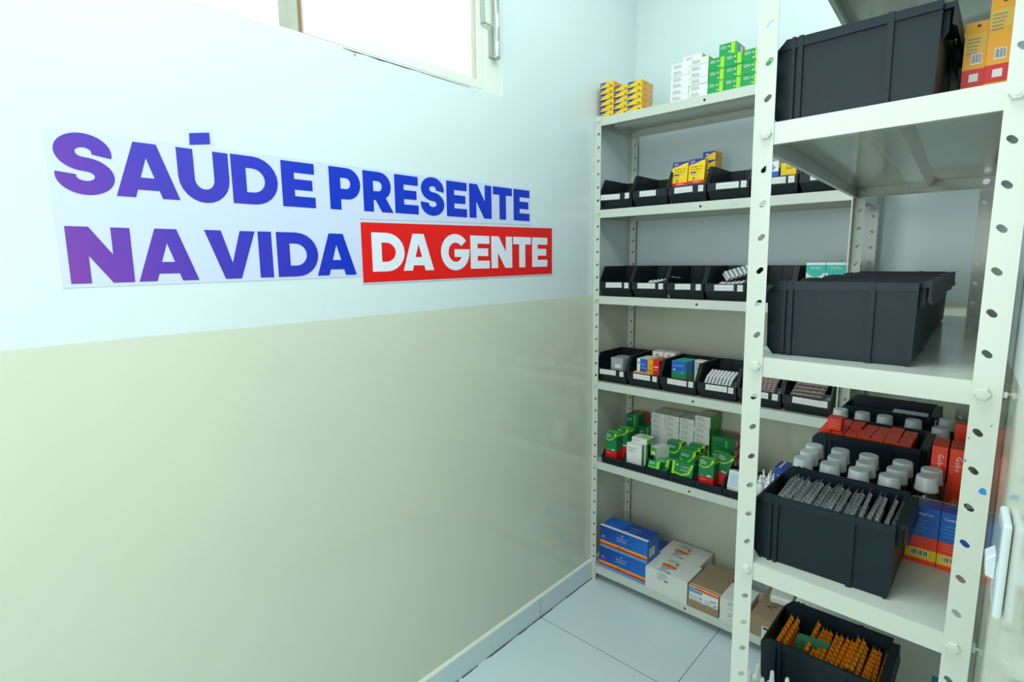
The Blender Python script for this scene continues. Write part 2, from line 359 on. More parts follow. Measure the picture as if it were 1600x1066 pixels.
def lettering(name, items, m, parent, off, x=.0016):
    c = bpy.data.curves.new(name, 'CURVE'); c.dimensions = '2D'; c.fill_mode = 'BOTH'; c.extrude = .0002
    for ch, y0, y1, z0 in items:
        for pl in glyph(ch, y1-y0):
            sp = c.splines.new('POLY'); sp.points.add(len(pl)-1); sp.use_cyclic_u = True
            for p, (a, b) in zip(sp.points, pl): p.co = (y0+a, z0+b, 0, 1)
    o = bpy.data.objects.new('tmp', c); COL.objects.link(o); bpy.context.view_layer.update()
    dg = bpy.context.evaluated_depsgraph_get(); me = bpy.data.meshes.new_from_object(o.evaluated_get(dg))
    bpy.data.objects.remove(o)
    for v in me.vertices: v.co = Vector((x+v.co.z, v.co.x-off[1], v.co.y-off[2]))
    vs = [tuple(v.co) for v in me.vertices]; fs = [tuple(p.vertices) for p in me.polygons]
    for ch, y0, y1, z0 in items:
        if ch == 'S':
            b = len(vs); st = s_strip(y1-y0)
            for (p, q_) in st: vs += [(x+.0002, y0+p[0]-off[1], z0+p[1]-off[2]), (x+.0002, y0+q_[0]-off[1], z0+q_[1]-off[2])]
            fs += [(b+2*t, b+2*t+1, b+2*t+3, b+2*t+2) for t in range(len(st)-1)]
    me = bpy.data.meshes.new(name); me.from_pydata(vs, [], fs); me.materials.append(MATS[m])
    me.update(); r = bpy.data.objects.new(name, me); COL.objects.link(r); r.parent = parent; return r
def bz(y): return .0045*(y+1.66)
L1 = [('S',-1.663,-1.576),('A',-1.576,-1.470),('U',-1.470,-1.373),('D',-1.368,-1.269),('E',-1.260,-1.180),('P',-1.142,-1.056),('R',-1.048,-.957),('E',-.951,-.872),('S',-.864,-.777),('E',-.768,-.687),('N',-.677,-.580),('T',-.573,-.483),('E',-.475,-.394)]
L2 = [('N',-1.659,-1.562),('A',-1.555,-1.449),('V',-1.432,-1.329),('I',-1.323,-1.293),('D',-1.282,-1.182),('A',-1.186,-1.079)]
L3 = [('D',-1.031,-.927),('A',-.932,-.824),('G',-.796,-.682),('E',-.677,-.594),('N',-.585,-.486),('T',-.480,-.389),('E',-.382,-.298)]
s1 = thing('wall_sticker', 'lavender wall sticker with purple and blue words SAÚDE PRESENTE NA VIDA', 'sticker', (0, -1.672, 1.335))
off = (0, -1.672, 1.335)
q = MB()
def film(poly, x0, x1, m): q.prism([(y-off[1], z-off[2]) for y, z in poly], 'x', x0, x1, m)
film([(-1.671,1.338),(-1.064,1.342),(-1.064,1.488),(-.387,1.500),(-.387,1.621),(-1.398,1.6155),(-1.398,1.650),(-1.451,1.645),(-1.451,1.6145),(-1.671,1.613)], .0003, .0012, 'sticker_film')
q.obj('sticker_film', s1)
lettering('lettering', [(c, a, b, 1.5045+bz(a)*1.5) for c, a, b in L1], 'print', s1, off)
lettering('lettering', [(c, a, b, 1.3450+bz(a)) for c, a, b in L2], 'print', s1, off)
q = MB(); q.prism([(y-off[1], z-off[2]) for y, z in [(-1.444,1.615),(-1.405,1.622),(-1.405,1.645),(-1.443,1.638)]], 'x', .0014, .0018, 'print'); q.obj('accent_mark', s1)
off = (0, -1.064, 1.322)
s2 = thing('wall_sticker', 'red wall sticker with white words DA GENTE', 'sticker', off)
q = MB(); film([(-1.064,1.322),(-.266,1.3265),(-.266,1.4965),(-1.064,1.4835)], .0014, .0019, 'sticker_film'); q.obj('sticker_film', s2)
q = MB(); film([(-1.061,1.3255),(-.270,1.330),(-.270,1.493),(-1.061,1.4800)], .002, .0024, 'sticker_red'); q.obj('red_panel', s2)
lettering('lettering', [(c, a, b, 1.3512+bz(a)*.95-.0005) for c, a, b in L3], 'sticker_white', s2, off, .0027)

# ------------------------------------------------------------------ shelving units
def plate(q, u0, u1, z0, z1, holes, hu, mp, T, m='steel', tilt=1):
    """flat steel strip with oval slots; mp(u, t, z) -> point, t is 0..T through the thickness"""
    P = .05; n = 12
    def ring(cz):
        a = math.radians(42)*tilt; o = []
        for i in range(n):
            t = 2*math.pi*i/n; x = .0048*math.cos(t); y = .0037*math.sin(t)
            x += .0014*(1 if math.cos(t) > 0 else -1)
            o.append((hu+x*math.cos(a)-y*math.sin(a), cz+x*math.sin(a)+y*math.cos(a)))
        return o
    zs = [z0]; 
    edges = []
    for hz in holes:
        a, b = hz-P/2, hz+P/2; edges.append((max(a, z0), min(b, z1), hz))
    edges.sort(); cur = z0
    def solid(a, b):
        for t, r in ((0, 0), (T, 1)):
            f = [mp(u0, t, a), mp(u1, t, a), mp(u1, t, b), mp(u0, t, b)]; q.face(f if not r else f[::-1], m)
    for a, b, hz in edges:
        if a-cur > 1e-4: solid(cur, a)
        R = ring(hz); w = []
        for i in range(n):   # matching points on the cell outline
            x, y = R[i][0]-hu, R[i][1]-hz; 
            k = min(((u1-hu)/x if x > 1e-9 else (u0-hu)/x if x < -1e-9 else 1e9), ((b-hz)/y if y > 1e-9 else (a-hz)/y if y < -1e-9 else 1e9))
            w.append((hu+x*k, hz+y*k))
        cn = [(u1, b), (u0, b), (u0, a), (u1, a)]
        for t, r in ((0, 0), (T, 1)):
            for i in range(n):
                j = (i+1) % n; pl = [R[i], w[i]]
                wi, wj = w[i], w[j]
                same = abs(wi[0]-wj[0]) < 1e-9 or abs(wi[1]-wj[1]) < 1e-9
                if not same:
                    best = min(cn, key=lambda c: abs(c[0]-wi[0])+abs(c[1]-wi[1])+abs(c[0]-wj[0])+abs(c[1]-wj[1])); pl.append(best)
                pl += [wj, R[j]]
                f = [mp(p[0], t, p[1]) for p in pl]; q.face(f if not r else f[::-1], m)
        for i in range(n):
            j = (i+1) % n; q.face([mp(R[i][0], 0, R[i][1]), mp(R[j][0], 0, R[j][1]), mp(R[j][0], T, R[j][1]), mp(R[i][0], T, R[i][1])], m)
        cur = b
    if z1-cur > 1e-4: solid(cur, z1)
    for u in (u0, u1): q.face([mp(u, 0, z0), mp(u, T, z0), mp(u, T, z1), mp(u, 0, z1)], m)
    q.face([mp(u0, 0, z1), mp(u1, 0, z1), mp(u1, T, z1), mp(u0, T, z1)], m); q.face([mp(u0, 0, z0), mp(u1, 0, z0), mp(u1, T, z0), mp(u0, T, z0)], m)

def shelving(root, mp, Wd, Dp, ztops, height, hole0, boltzs, rib='x', stains=None):
    T = .0014; F = .029
    org = root.location
    def place(q, name): 
        q.v = [tuple(Vector(mp(*p))-org) for p in q.v]; return q.obj(name, root)
    k = -1
    for cx in (0, 1):
        for cy in (0, 1):
            k += 1; q = MB()
            X = (lambda a: a) if cx == 0 else (lambda a: Wd-a)
            Y = (lambda a: a) if cy == 0 else (lambda a: Dp-a)
            hs = [hole0-.05*i for i in range(60) if .02 < hole0-.05*i < height-.004 and not (cy == 0 and any(abs(hole0-.05*i-b) < .012 for b in boltzs))]
            tl = 1
            plate(q, 0, F, 0, height, hs, .0185, lambda u, t, z: (X(u), Y(t), z), T, tilt=tl)
            plate(q, T, F, 0, height, hs, .0185, lambda u, t, z: (X(t), Y(u), z), T, tilt=1)
            if stains and k in stains:
                for (u, z, r, m) in stains[k]:
                    rr = random.Random(int(z*1000)); pts = [(X(u)+r*rr.uniform(.5, 1.1)*math.cos(a*.7), -.0003, z+r*rr.uniform(.6, 1.5)*math.sin(a*.7)) for a in range(9)]
                    q.face(pts, m)
            place(q, 'post')
    for z in ztops:
        q = MB(); e = T+.0004; lp = .031
        x0, x1, y0, y1 = e, Wd-e, e, Dp-e
        q.box((x0, y0, z-.0012), (x1, y1, z), 'steel')
        # rounded folded lips
        q.prism([(y0, z-lp), (y0+.0012, z-lp), (y0+.0012, z-.0012), (y0+.003, z-.0012), (y0+.003, z+.0001), (y0+.0011, z-.0003), (y0, z-.0012)], 'x', x0, x1, 'steel')
        q.prism([(y1, z-lp), (y1-.0012, z-lp), (y1-.0012, z-.0012), (y1-.003, z-.0012), (y1-.003, z+.0001), (y1-.0011, z-.0003), (y1, z-.0012)], 'x', x0, x1, 'steel')
        q.box((x0, y0+.0012, z-lp), (x0+.0012, y1-.0012, z-.0012), 'steel'); q.box((x1-.0012, y0+.0012, z-lp), (x1, y1-.0012, z-.0012), 'steel')
        q.box((x0+.0012, y0+.0012, z-lp), (x1-.0012, y0+.011, z-lp+.0012), 'steel'); q.box((x0+.0012, y1-.011, z-lp), (x1-.0012, y1-.0012, z-lp+.0012), 'steel')
        q.box((x0+.0012, y0+.011, z-lp), (x0+.009, y1-.011, z-lp+.0012), 'steel'); q.box((x1-.009, y0+.011, z-lp), (x1-.0012, y1-.011, z-lp+.0012), 'steel')
        if rib == 'x':
            q.prism([(Dp/2-.03, z-.0013), (Dp/2-.018, z-.016), (Dp/2+.018, z-.016), (Dp/2+.03, z-.0013)], 'x', .012, Wd-.012, 'steel')
            q.lathe([(.0045, 0), (.0045, .0006)], 'ink', (Wd*.475, 0, 0), 10); b = len(q.v)-20
            for i in range(b, len(q.v)): x, y, zz = q.v[i]; q.v[i] = (x, y0-.0005+zz*.5, z-.016+(y))
        else:
            q.prism([(Wd/2-.032, z-.0013), (Wd/2-.018, z-.016), (Wd/2+.018, z-.016), (Wd/2+.032, z-.0013)], 'y', .012, Dp-.012, 'steel')
        place(q, 'shelf')
    for z in boltzs:
        for sx in (.0185, Wd-.0185):
            q = MB(); q.lathe([(.0085, 0), (.0085, .0035), (.007, .005)], 'steel', (0, 0, 0), 6, sm=False); q.lathe([(.0035, 0), (.0035, .006)], 'steel', n=8)
            q.xf(Matrix.Translation((sx, 0, z)) @ Matrix.Rotation(math.pi/2, 4, 'X')); place(q, 'bolt')
            q = MB(); q.lathe([(.008, 0), (.008, .005)], 'bolt', (0, 0, 0), 6, sm=False); q.lathe([(.0035, 0), (.0035, .009)], 'bolt', n=8)
            q.xf(Matrix.Translation((sx, Dp-.0035, z)) @ Matrix.Rotation(math.pi/2, 4, 'X')); place(q, 'bolt')
    z = boltzs
    for zz in z:
        for sx, dr in ((Wd, 1),):
            q = MB(); q.lathe([(.0075, 0), (.0075, .005)], 'bolt', n=6, sm=False); q.lathe([(.0035, 0), (.0035, .011)], 'bolt', n=8)
            q.xf(Matrix.Translation((sx, .0185, zz)) @ Matrix.Rotation(math.pi/2, 4, 'Y')); place(q, 'bolt')

AX, AY = .0012, 0.0
AZ = [1.9195, 1.5725, 1.2345, .883, .5395, .066]
ra = thing('shelving_unit', 'six-tier cream steel shelving unit along the back wall, beside the lettered wall', 'shelving unit', (AX, AY, 0))
shelving(ra, lambda x, y, z: (AX+x, AY+y, z), .9145, .280, AZ, 1.9255, 1.909, [z-.0115 for z in AZ], 'x')
def mpB(x, y, z):
    u = x/.310; v = y/.950
    p0 = (.940, -.9660); p1 = (1.250, -.9780); p2 = (.8955, -.014); p3 = (1.198, -.036)
    bx = (p0[0]*(1-u)+p1[0]*u)*(1-v)+(p2[0]*(1-u)+p3[0]*u)*v
    by = (p0[1]*(1-u)+p1[1]*u)*(1-v)+(p2[1]*(1-u)+p3[1]*u)*v
    return (bx+(z-1.2)*.0065*0+.0, by-(z-1.2)*.0265*(1-v), z)
BZ = [1.923, 1.5735, 1.2235, .8735, .5235, .12]
rb = thing('shelving_unit', 'tall cream steel shelving unit in the right foreground, end-on, full of black crates', 'shelving unit', mpB(0, 0, 0))
bpy.context.view_layer.update()
shelving(rb, mpB, .310, .950, BZ, 1.98, 1.7085+.2, [z-.015 for z in BZ], 'y',
         stains={2: [(.0075, 1.084, .0042, 'stain_blue'), (.0265, 1.150, .0012, 'stain_blue'), (.0275, 1.120, .0016, 'stain_blue'), (.0065, 1.170, .0011, 'stain_blue')]})

# ------------------------------------------------------------------ printed cartons
def carton(w, d, hh, base, decals=(), obj_name='medicine_box'):
    """decals: (face, kind, args...). faces f(ront) r(ight) l(eft) t(op); u,v in metres from the lower-left corner of that face"""
    q = MB(); q.box((0,0,0), (w,d,hh), base)
    def P(face, u, v, k):
        e = .00022*k
        return {'f': (u, -e, v), 'r': (w+e, u, v), 'l': (-e, d-u, v), 't': (u, v, hh+e), 'k': (w-u, d+e, v)}[face]
    for dc in decals:
        f, kind = dc[0], dc[1]
        if kind == 'rect':
            u0, v0, u1, v1, m = dc[2:7]; k = dc[7] if len(dc) > 7 else 1
            q.face([P(f,u0,v0,k), P(f,u1,v0,k), P(f,u1,v1,k), P(f,u0,v1,k)], m)
        elif kind == 'poly':
            pts, m = dc[2], dc[3]; k = dc[4] if len(dc) > 4 else 1
            q.face([P(f,u,v,k) for u, v in pts], m)
        elif kind == 'text':
            s, u, v, size, m = dc[2:7]; rot = dc[7] if len(dc) > 7 else 0
            vs, fs, tw = text2d(s)
            c_, s_ = math.cos(rot), math.sin(rot)
            q.mesh([P(f, u+(x*c_-y*s_)*size, v+(x*s_+y*c_)*size, 3) for x, y in vs], fs, m)
        elif kind == 'lines':   # unreadable small print
            u0, v0, u1, n, pitch, m = dc[2:8]; rr = random.Random(int(u0*9999)+n)
            for i in range(n):
                vv = v0-i*pitch; ue = u1-(u1-u0)*rr.uniform(0, .45)
                q.face([P(f,u0,vv,3), P(f,ue,vv,3), P(f,ue,vv+pitch*.28,3), P(f,u0,vv+pitch*.28,3)], m)
        elif kind == 'bars':
            u0, v0, u1, v1 = dc[2:6]; q.face([P(f,u0,v0,2), P(f,u1,v0,2), P(f,u1,v1,2), P(f,u0,v1,2)], 'white_card')
            n = 9; s = (u1-u0)/(n+1)
            for i in range(n):
                a = u0+s*(i+.5); ww = s*(.3+.35*((i*7) % 3)/2)
                q.face([P(f,a,v0+.12*(v1-v0),3), P(f,a+ww,v0+.12*(v1-v0),3), P(f,a+ww,v1-.08*(v1-v0),3), P(f,a,v1-.08*(v1-v0),3)], 'ink')
        elif kind == 'ring':
            u, v, r, m = dc[2:6]; n = 14
            for i in range(n):
                a, b = 2*math.pi*i/n, 2*math.pi*(i+1)/n
                if i == 1: continue
                q.face([P(f,u+r*math.cos(a),v+r*math.sin(a),3), P(f,u+r*math.cos(b),v+r*math.sin(b),3), P(f,u+.62*r*math.cos(b),v+.62*r*math.sin(b),3), P(f,u+.62*r*math.cos(a),v+.62*r*math.sin(a),3)], m)
            q.face([P(f,u,v-.18*r,3), P(f,u+r,v-.18*r,3), P(f,u+r,v+.1*r,3), P(f,u,v+.1*r,3)], m)
    o = q.obj(obj_name); return o
def first(o, loc, label, cat='box', group=None, rot=None):
    o.location = loc
    if rot is not None: o.rotation_euler = rot
    tag(o, label, cat, group); return o
class Kind:
    def __init__(s, o): s.o = o; s.used = False
    def put(s, loc, label, group=None, rot=(0,0,0), cat='box'):
        if not s.used:
            s.used = True; return first(s.o, loc, label, cat, group, rot)
        c = dup(s.o, loc, label, rot)
        if 'group' in c and not group: del c['group']
        if group: c['group'] = group
        return c
def wave(w, a, b, n=8, inv=False):   # a swoosh edge across a face
    return [(w*i/n, a+(b-a)*(.5-.5*math.cos(math.pi*i/n))) for i in range(n+1)]

E3 = AZ[0]+.0003
# small yellow boxes, top shelf left
w, d, hh = .0575, .085, .0204
yel = Kind(carton(w, d, hh, {'*': 'yellow', 'r': 'amber', 't': 'amber', 'l': 'amber'}, [
    ('f','poly',[(0,hh)]+[(0,.006)]+[(x, v) for x, v in wave(w*.62,.0065,hh,6)],'navy'), ('f','rect',0,0,w,.0015,'navy'), ('f','text','EMS',.003,.009,.008,'white_card'),
    ('f','lines',.034,.013,.050,2,.002,'pale_yellow'), ('f','rect',.042,.004,.051,.0075,'ink',3), ('r','bars',.055,.003,.078,.017), ('r','lines',.01,.015,.045,3,.004,'grey_print')]))
for ci, (cx, n) in enumerate([(.0185, 6), (.0785, 5), (.1370, 5)]):
    for r in range(n):
        dy = random.uniform(0, .004); col = ['left', 'middle', 'right'][ci]
        yel.put((cx+random.uniform(-.0006, .0006), .010+dy+(.004 if ci == 1 else 0), E3+r*(hh+.0006)), 'small yellow box, %s stack of three on the top shelf, %s' % (col, NTH[r]+' from bottom' if r else 'bottom one'), 'yellow medicine boxes on the top shelf')
# flat white boxes with green sides
w, d, hh = .0655, .110, .0203
def white_box(w, d, hh):
    return carton(w, d, hh, {'*': 'white_card', 'r': 'mid_green', 't': 'carton_white'}, [('f','text','Hidroclor',.009,hh*.58,.0064,'ink'), ('f','lines',.008,hh*.42,.047,2,.0036,'grey_print'),
        ('r','rect',.0,.0,.006,hh,'lime'), ('t','rect',.0,d-.008,w,d,'orange_red'), ('t','rect',w-.003,0,w,d,'mid_green',2)])
wht = Kind(white_box(w, d, hh))
for ci, (cx, n) in enumerate([(.3085, 6), (.3746, 6)]):
    for r in range(n):
        wht.put((cx+random.uniform(-.0002,.0004), .009+random.uniform(0,.004), E3+r*(hh+.0006)), 'flat white medicine box with green side, %s stack on the top shelf, %s' % (['left', 'right'][ci], NTH[r]+(' from bottom' if r else ' one')), 'white medicine boxes on the top shelf')
wht.put((.343, .03, E3+6*(hh+.0006)), 'flat white box lying across both white stacks on the top shelf', 'white medicine boxes on the top shelf')
# green boxes with a lime band
w, d, hh = .0545, .075, .0366
def green_box(w, d, hh, side='teal_dark'):
    return carton(w, d, hh, {'*': 'green', 'r': side, 't': 'dark_green', 'l': 'dark_green'}, [('f','rect',w*.70,.003,w*.92,hh-.001,'lime'), ('f','rect',w*.95,0,w*.965,hh,'lime'), ('f','lines',.005,hh*.78,.032,3,.0035,'white_card'),
        ('f','rect',w*.55,hh*.22,w*.66,hh*.30,'white_card',2), ('f','rect',w*.58,hh*.60,w*.62,hh*.78,'white_card',2), ('r','rect',0,0,.012,hh,'mid_green'), ('r','rect',.04,.006,.054,hh-.006,'white_card'), ('r','rect',.054,0,d,hh,'red')])
grn = Kind(green_box(w, d, hh))
for ci in range(4):
    for r in range(3):
        if ci == 3 and r > 1: continue
        grn.put((.4420+ci*.0552, .009+random.uniform(0,.003), E3+r*(hh+.0006)), 'green box with lime band, top shelf, %s column from the white boxes, %s' % (['first', 'second', 'third', 'fourth'][ci], ['bottom row', 'middle row', 'upper row'][r]), 'green medicine boxes on the top shelf')
grn.put((.4740, .014, E3+3*(hh+.0006)), 'green medicine box with lime band perched alone on top of the green stack', 'green medicine boxes on the top shelf')

# ------------------------------------------------------------------ pick bins on the back unit
def pick_bin(W_, D_, H_, lip, lipt, sx=.022, tall=.035, labels=True):
    """open-fronted storage bin; front at y=0"""
    root = bpy.data.objects.new('storage_bin', None); COL.objects.link(root); root.empty_display_size = .05
    t = .002; q = MB(); m = 'black_plastic'
    side = [(sx, 0), (.0, lip), (.0, lipt), (tall, H_), (D_, H_), (D_-.004, 0)]
    for x0, x1 in ((0, t), (W_-t, W_)): q.prism(side, 'x', x0, x1, m)
    # rim flanges along the sloping front edges and top
    for x0, x1 in ((-.0015, .0035), (W_-.0035, W_+.0015)):
        q.prism([(-.001, lipt), (tall-.001, H_), (D_, H_), (D_, H_-.006), (tall+.002, H_-.006), (.003, lipt-.004)], 'x', x0, x1, m)
    q.box((t, sx, 0), (W_-t, D_-.004, t), m)
    q.prism([(D_-.006, 0), (D_-.004, 0), (D_, H_), (D_-.002, H_)], 'x', t, W_-t, m)
    q.box((W_*.25, D_-.001, H_-.012), (W_*.32, D_+.004, H_), m); q.box((W_*.68, D_-.001, H_-.012), (W_*.75, D_+.004, H_), m)
    q.prism([(sx, 0), (sx+.002, 0), (.002, lip), (.0, lip)], 'x', t, W_-t, m)
    q.prism([(-.001, lip-.002), (.003, lip-.002), (.003, lipt), (-.001, lipt)], 'x', 0, W_, m)
    q.box((W_*.33, D_-.008, .01), (W_*.36, D_-.003, H_-.004), m); q.box((W_*.66, D_-.008, .01), (W_*.69, D_-.003, H_-.004), m)
    q.v = [(W_/2+(x-W_/2)*(1-.085*max(0, 1-z_/lip)**1.0 if z_ < lip else 1), y, z_) for x, y, z_ in q.v]
    q.obj('bin_body', root)
    return root
def scribble(q, x0, x1, z, hgt, seed, y=-.0012):
    rr = random.Random(seed); x = x0; w = .0009
    while x < x1:
        nx = x+rr.uniform(.0022, .0048); a = rr.uniform(-hgt, hgt); b = rr.uniform(-hgt, hgt)
        q.face([(x, y, z+a), (x+w, y, z+a), (nx+w, y, z+b), (nx, y, z+b)], 'grey_print'); x = nx if rr.random() > .12 else nx+.004
def bin_label(parent, x0, x1, z0, z1, seed, big=True, rot=0):
    q = MB(); q.box((x0, -.0022, z0), (x1, -.0015, z1), 'label_paper'); scribble(q, x0+.004, x1-.006, (z0+z1)/2, (z1-z0)*.16, seed, -.0024)
    if big: scribble(q, x0+.003, x1-.003, z0+(z1-z0)*.22, (z1-z0)*.06, seed+9, -.0024)
    q.xf(Matrix.Translation(((x0+x1)/2,0,(z0+z1)/2)) @ Matrix.Rotation(rot, 4, 'Y') @ Matrix.Translation((-(x0+x1)/2,0,-(z0+z1)/2)))
    q.obj('paper_label', parent)
BINW, BIND, BINH = .1385, .200, .118
binp = pick_bin(BINW, BIND, BINH, .033, .058)
SHN = {1: 'second', 2: 'third', 3: 'fourth', 4: 'fifth'}
def bin_row(si, x0, pitch, n, words, lab):
    out = []
    for i in range(n):
        r = binp if not binp.get('label') else dup(binp, (0,0,0))
        for ch in list(r.children):
            if ch.name.startswith('paper_label'): bpy.data.objects.remove(ch)
        r.location = (x0+pitch*i, .004+.001*(i % 2), AZ[si]+.0003)
        tag(r, words[i], 'storage bin', 'open-front bins on the %s shelf' % SHN[si])
        for (a, b, c, e, s, rt_) in lab[i]: bin_label(r, a, b, c, e, s, b-a > .04, rt_)
        out.append(r)
    return out
P1, P2 = (.030, .105, .035, .055), (.112, .130, .034, .055)
def L_(i, wa=None, sq=True):
    a = list(P1)
    if wa: a[0], a[1] = wa
    o = [tuple(a)+(i*3+1, random.uniform(-.02, .03))]
    if sq: o.append(P2+(i*3+2, random.uniform(-.03, .03)))
    return o
pos = ['first bin from the lettered wall', 'second bin from the lettered wall', 'third bin from the lettered wall', 'fourth bin from the lettered wall', 'fifth bin from the lettered wall', 'sixth bin, farthest from the lettered wall']
bin_row(1, .0265, .1433, 6, ['black open-front bin, second shelf, %s, %s' % (p, e) for p, e in zip(pos, ['holding a pink leaflet', 'nearly empty', 'full of yellow boxes', 'empty', 'holding blue and yellow boxes', 'partly hidden'])],
        [L_(0, (.005, .090)), L_(1, (.030, .096), False), L_(2, (.025, .092)), L_(3, (.030, .105)), L_(4), L_(5)])
bin_row(2, .0315, .1433, 6, ['black open-front bin, third shelf, %s, %s' % (p, e) for p, e in zip(pos, ['empty', 'with crumpled strips', 'empty', 'with silver blister strips', 'partly behind the near post', 'holding teal boxes'])],
        [L_(0, (.028, .100)), L_(1, (.025, .098)), L_(2, (.034, .092)), L_(3, (.034, .100)), [], L_(5)])
bin_row(3, .0175, .1433, 6, ['black open-front bin, fourth shelf, %s, %s' % (p, e) for p, e in zip(pos, ['with a clear pack', 'with mixed boxes', 'with blue-green boxes', 'with silver blisters', 'with copper blisters', 'with brown blisters'])],
        [L_(0, (.020, .095)), L_(1, (.030, .102)), L_(2, (.030, .105)), L_(3, (.032, .108)), L_(4, (.03, .100)), L_(5, (.030, .112))])
# small shallow bins on the fifth shelf
def small_bin():
    root = bpy.data.objects.new('storage_tray', None); COL.objects.link(root); t = .002; q = MB(); W_, D_ = .098, .160; m = 'dark_plastic'
    side = [(.006, 0), (0, .012), (0, .030), (.03, .062), (D_, .062), (D_-.003, 0)]
    for x0, x1 in ((0, t), (W_-t, W_)): q.prism(side, 'x', x0, x1, m)
    q.box((t, .006, 0), (W_-t, D_-.003, t), m); q.box((t, D_-.005, t), (W_-t, D_-.003, .062), m)
    q.prism([(.006, 0), (.008, 0), (.002, .012), (0, .012)], 'x', t, W_-t, m); q.box((t, 0, .012), (W_-t, .002, .030), m)
    q.box((-.001, -.003, .026), (W_+.001, .001, .031), m)
    q.box((.012, -.002, .006), (.015, .001, .026), m); q.box((W_-.015, -.002, .006), (W_-.012, .001, .026), m); q.box((.015, -.002, .012), (W_-.015, 0, .014), m)
    q.obj('tray_body', root); return root
sb = small_bin()
sw = ['leftmost, holding a tall green box', 'second from left, holding white boxes', 'third from left, holding small green boxes', 'fourth from left, holding a leaning green box', 'fifth from left, holding red-based green boxes', 'sixth from left, holding pale blue boxes', 'last one, holding dropper bottles']
for i in range(7):
    r = sb if i == 0 else dup(sb, (0,0,0)); r.location = (.0500+.1013*i, .004, AZ[4]+.0003)
    tag(r, 'small shallow black tray on the fifth shelf, '+sw[i], 'tray', 'small trays on the fifth shelf')

FL = .0026
# --- second shelf contents
z = AZ[1]+FL
q = MB(); q.prism([(0,0),(.022,0),(.010,.038)], 'y', 0, .004, 'pink'); q.lathe([(.003,0),(.003,.001)], 'red', n=8)
b_ = len(q.v)-16
for i in range(b_, len(q.v)): x, y, zz = q.v[i]; q.v[i] = (x+.010, -.0005+zz*.3, y+.014)
first(q.obj('leaflet'), (.064, .045, z), 'folded pink leaflet standing in the first bin of the second shelf', 'leaflet')
q = MB(); q.box((0,0,0),(.07,.05,.002),'white_card'); q.xf(Matrix.Rotation(.03,4,'Y')); first(q.obj('paper_slip'), (.19,.05,z+.05), 'loose white paper slips in the second bin of the second shelf', 'paper')
q = MB(); q.box((0,0,0),(.075,.055,.046),'white_card'); first(q.obj('medicine_box'), (.188,.048,z), 'plain white box under paper slips in the second bin of second shelf', 'box')
w, d, hh = .0575, .024, .084
tall_y = Kind(carton(w, d, hh, {'*': 'yellow', 'r': 'amber', 't': 'navy', 'l': 'amber'}, [
    ('f','poly',[(0,hh),(0,hh-.020)]+[(x,v) for x,v in wave(w,hh-.020,hh-.006,8)]+[(w,hh)],'navy'), ('f','rect',0,0,w,.010,'red'),
    ('f','text','EMS',.006,hh-.011,.009,'white_card'), ('f','text','genérico',.006,hh-.0175,.0065,'white_card'),
    ('f','text','besilato de',.007,.055,.0098,'ink'), ('f','text','anlodipino',.007,.046,.0098,'ink'), ('f','rect',.007,.036,.028,.041,'navy'), ('f','lines',.030,.037,.052,1,.003,'grey_print'),
    ('f','lines',.007,.031,.035,2,.003,'grey_print'), ('f','ring',.020,.0175,.0052,'ink'), ('f','lines',.027,.017,.05,1,.003,'grey_print'), ('f','text','GENÉRICO',.018,.003,.006,'white_card')]))
tall_y.put((.3125, .030, z+.0615), 'tall yellow box reading besilato de anlodipino, left of two in the third bin', rot=(-.10,0,0))
tall_y.put((.3755, .027, z+.0635), 'tall yellow box reading besilato de anlodipino, right of two in the third bin', rot=(-.10,0,0))
lay = Kind(carton(.058, .085, .030, {'*':'yellow','f':'yellow','r':'amber','t':'amber'}, [('f','rect',0,.020,.058,.030,'navy'), ('f','rect',0,0,.058,.006,'navy'), ('r','rect',0,0,.085,.003,'navy')]))
for k, (x, s) in enumerate([(.3135, 'left'), (.3745, 'right')]):
    for r in range(2): lay.put((x, .024, z+.0304*r), 'yellow box lying flat, %s, %s of two under the upright yellow boxes' % (s, ['lower', 'upper'][r]), 'yellow boxes lying in the third bin')
bk = Kind(carton(.045, .060, .030, {'*':'yellow','f':'yellow','r':'amber','t':'amber'}, [('f','poly',[(0,.030),(0,.012)]+[(a,v) for a,v in wave(.045,.010,.026,5)]+[(.045,.030)],'navy'), ('f','rect',.010,.018,.022,.022,'white_card',2)]))
for r in range(6): bk.put((.388, .118, z+.0304*r-.001*0), 'small yellow and navy box stacked behind the upright yellow boxes, '+NTH[r]+(' from bottom' if r else ' one'), 'yellow boxes stacked at the back of the third bin')
cz = carton(.038, .07, .1065, {'*':'blue','r':'blue','t':'white_card'}, [('f','rect',0,.075,.038,.1065,'white_card'), ('f','ring',.019,.088,.008,'blue'), ('r','rect',0,.085,.07,.1065,'white_card')])
first(cz, (.6340,.035,z), 'blue box with white top band standing in the fifth bin, second shelf', 'box')
cz = carton(.046, .07, .0985, {'*':'yellow','r':'amber','t':'yellow'}, [('f','text','lol',.016,.078,.018,'ink'), ('f','lines',.006,.060,.04,3,.005,'grey_print')])
first(cz, (.6755,.045,z), 'yellow box reading lol standing beside the blue box, fifth bin', 'box')
cz = carton(.05, .06, .125, {'*':'yellow','r':'amber','t':'amber'}, [('f','rect',0,.10,.05,.12,'navy')]); first(cz, (.6500,.115,z), 'taller yellow box standing behind the blue box, fifth bin of second shelf', 'box')
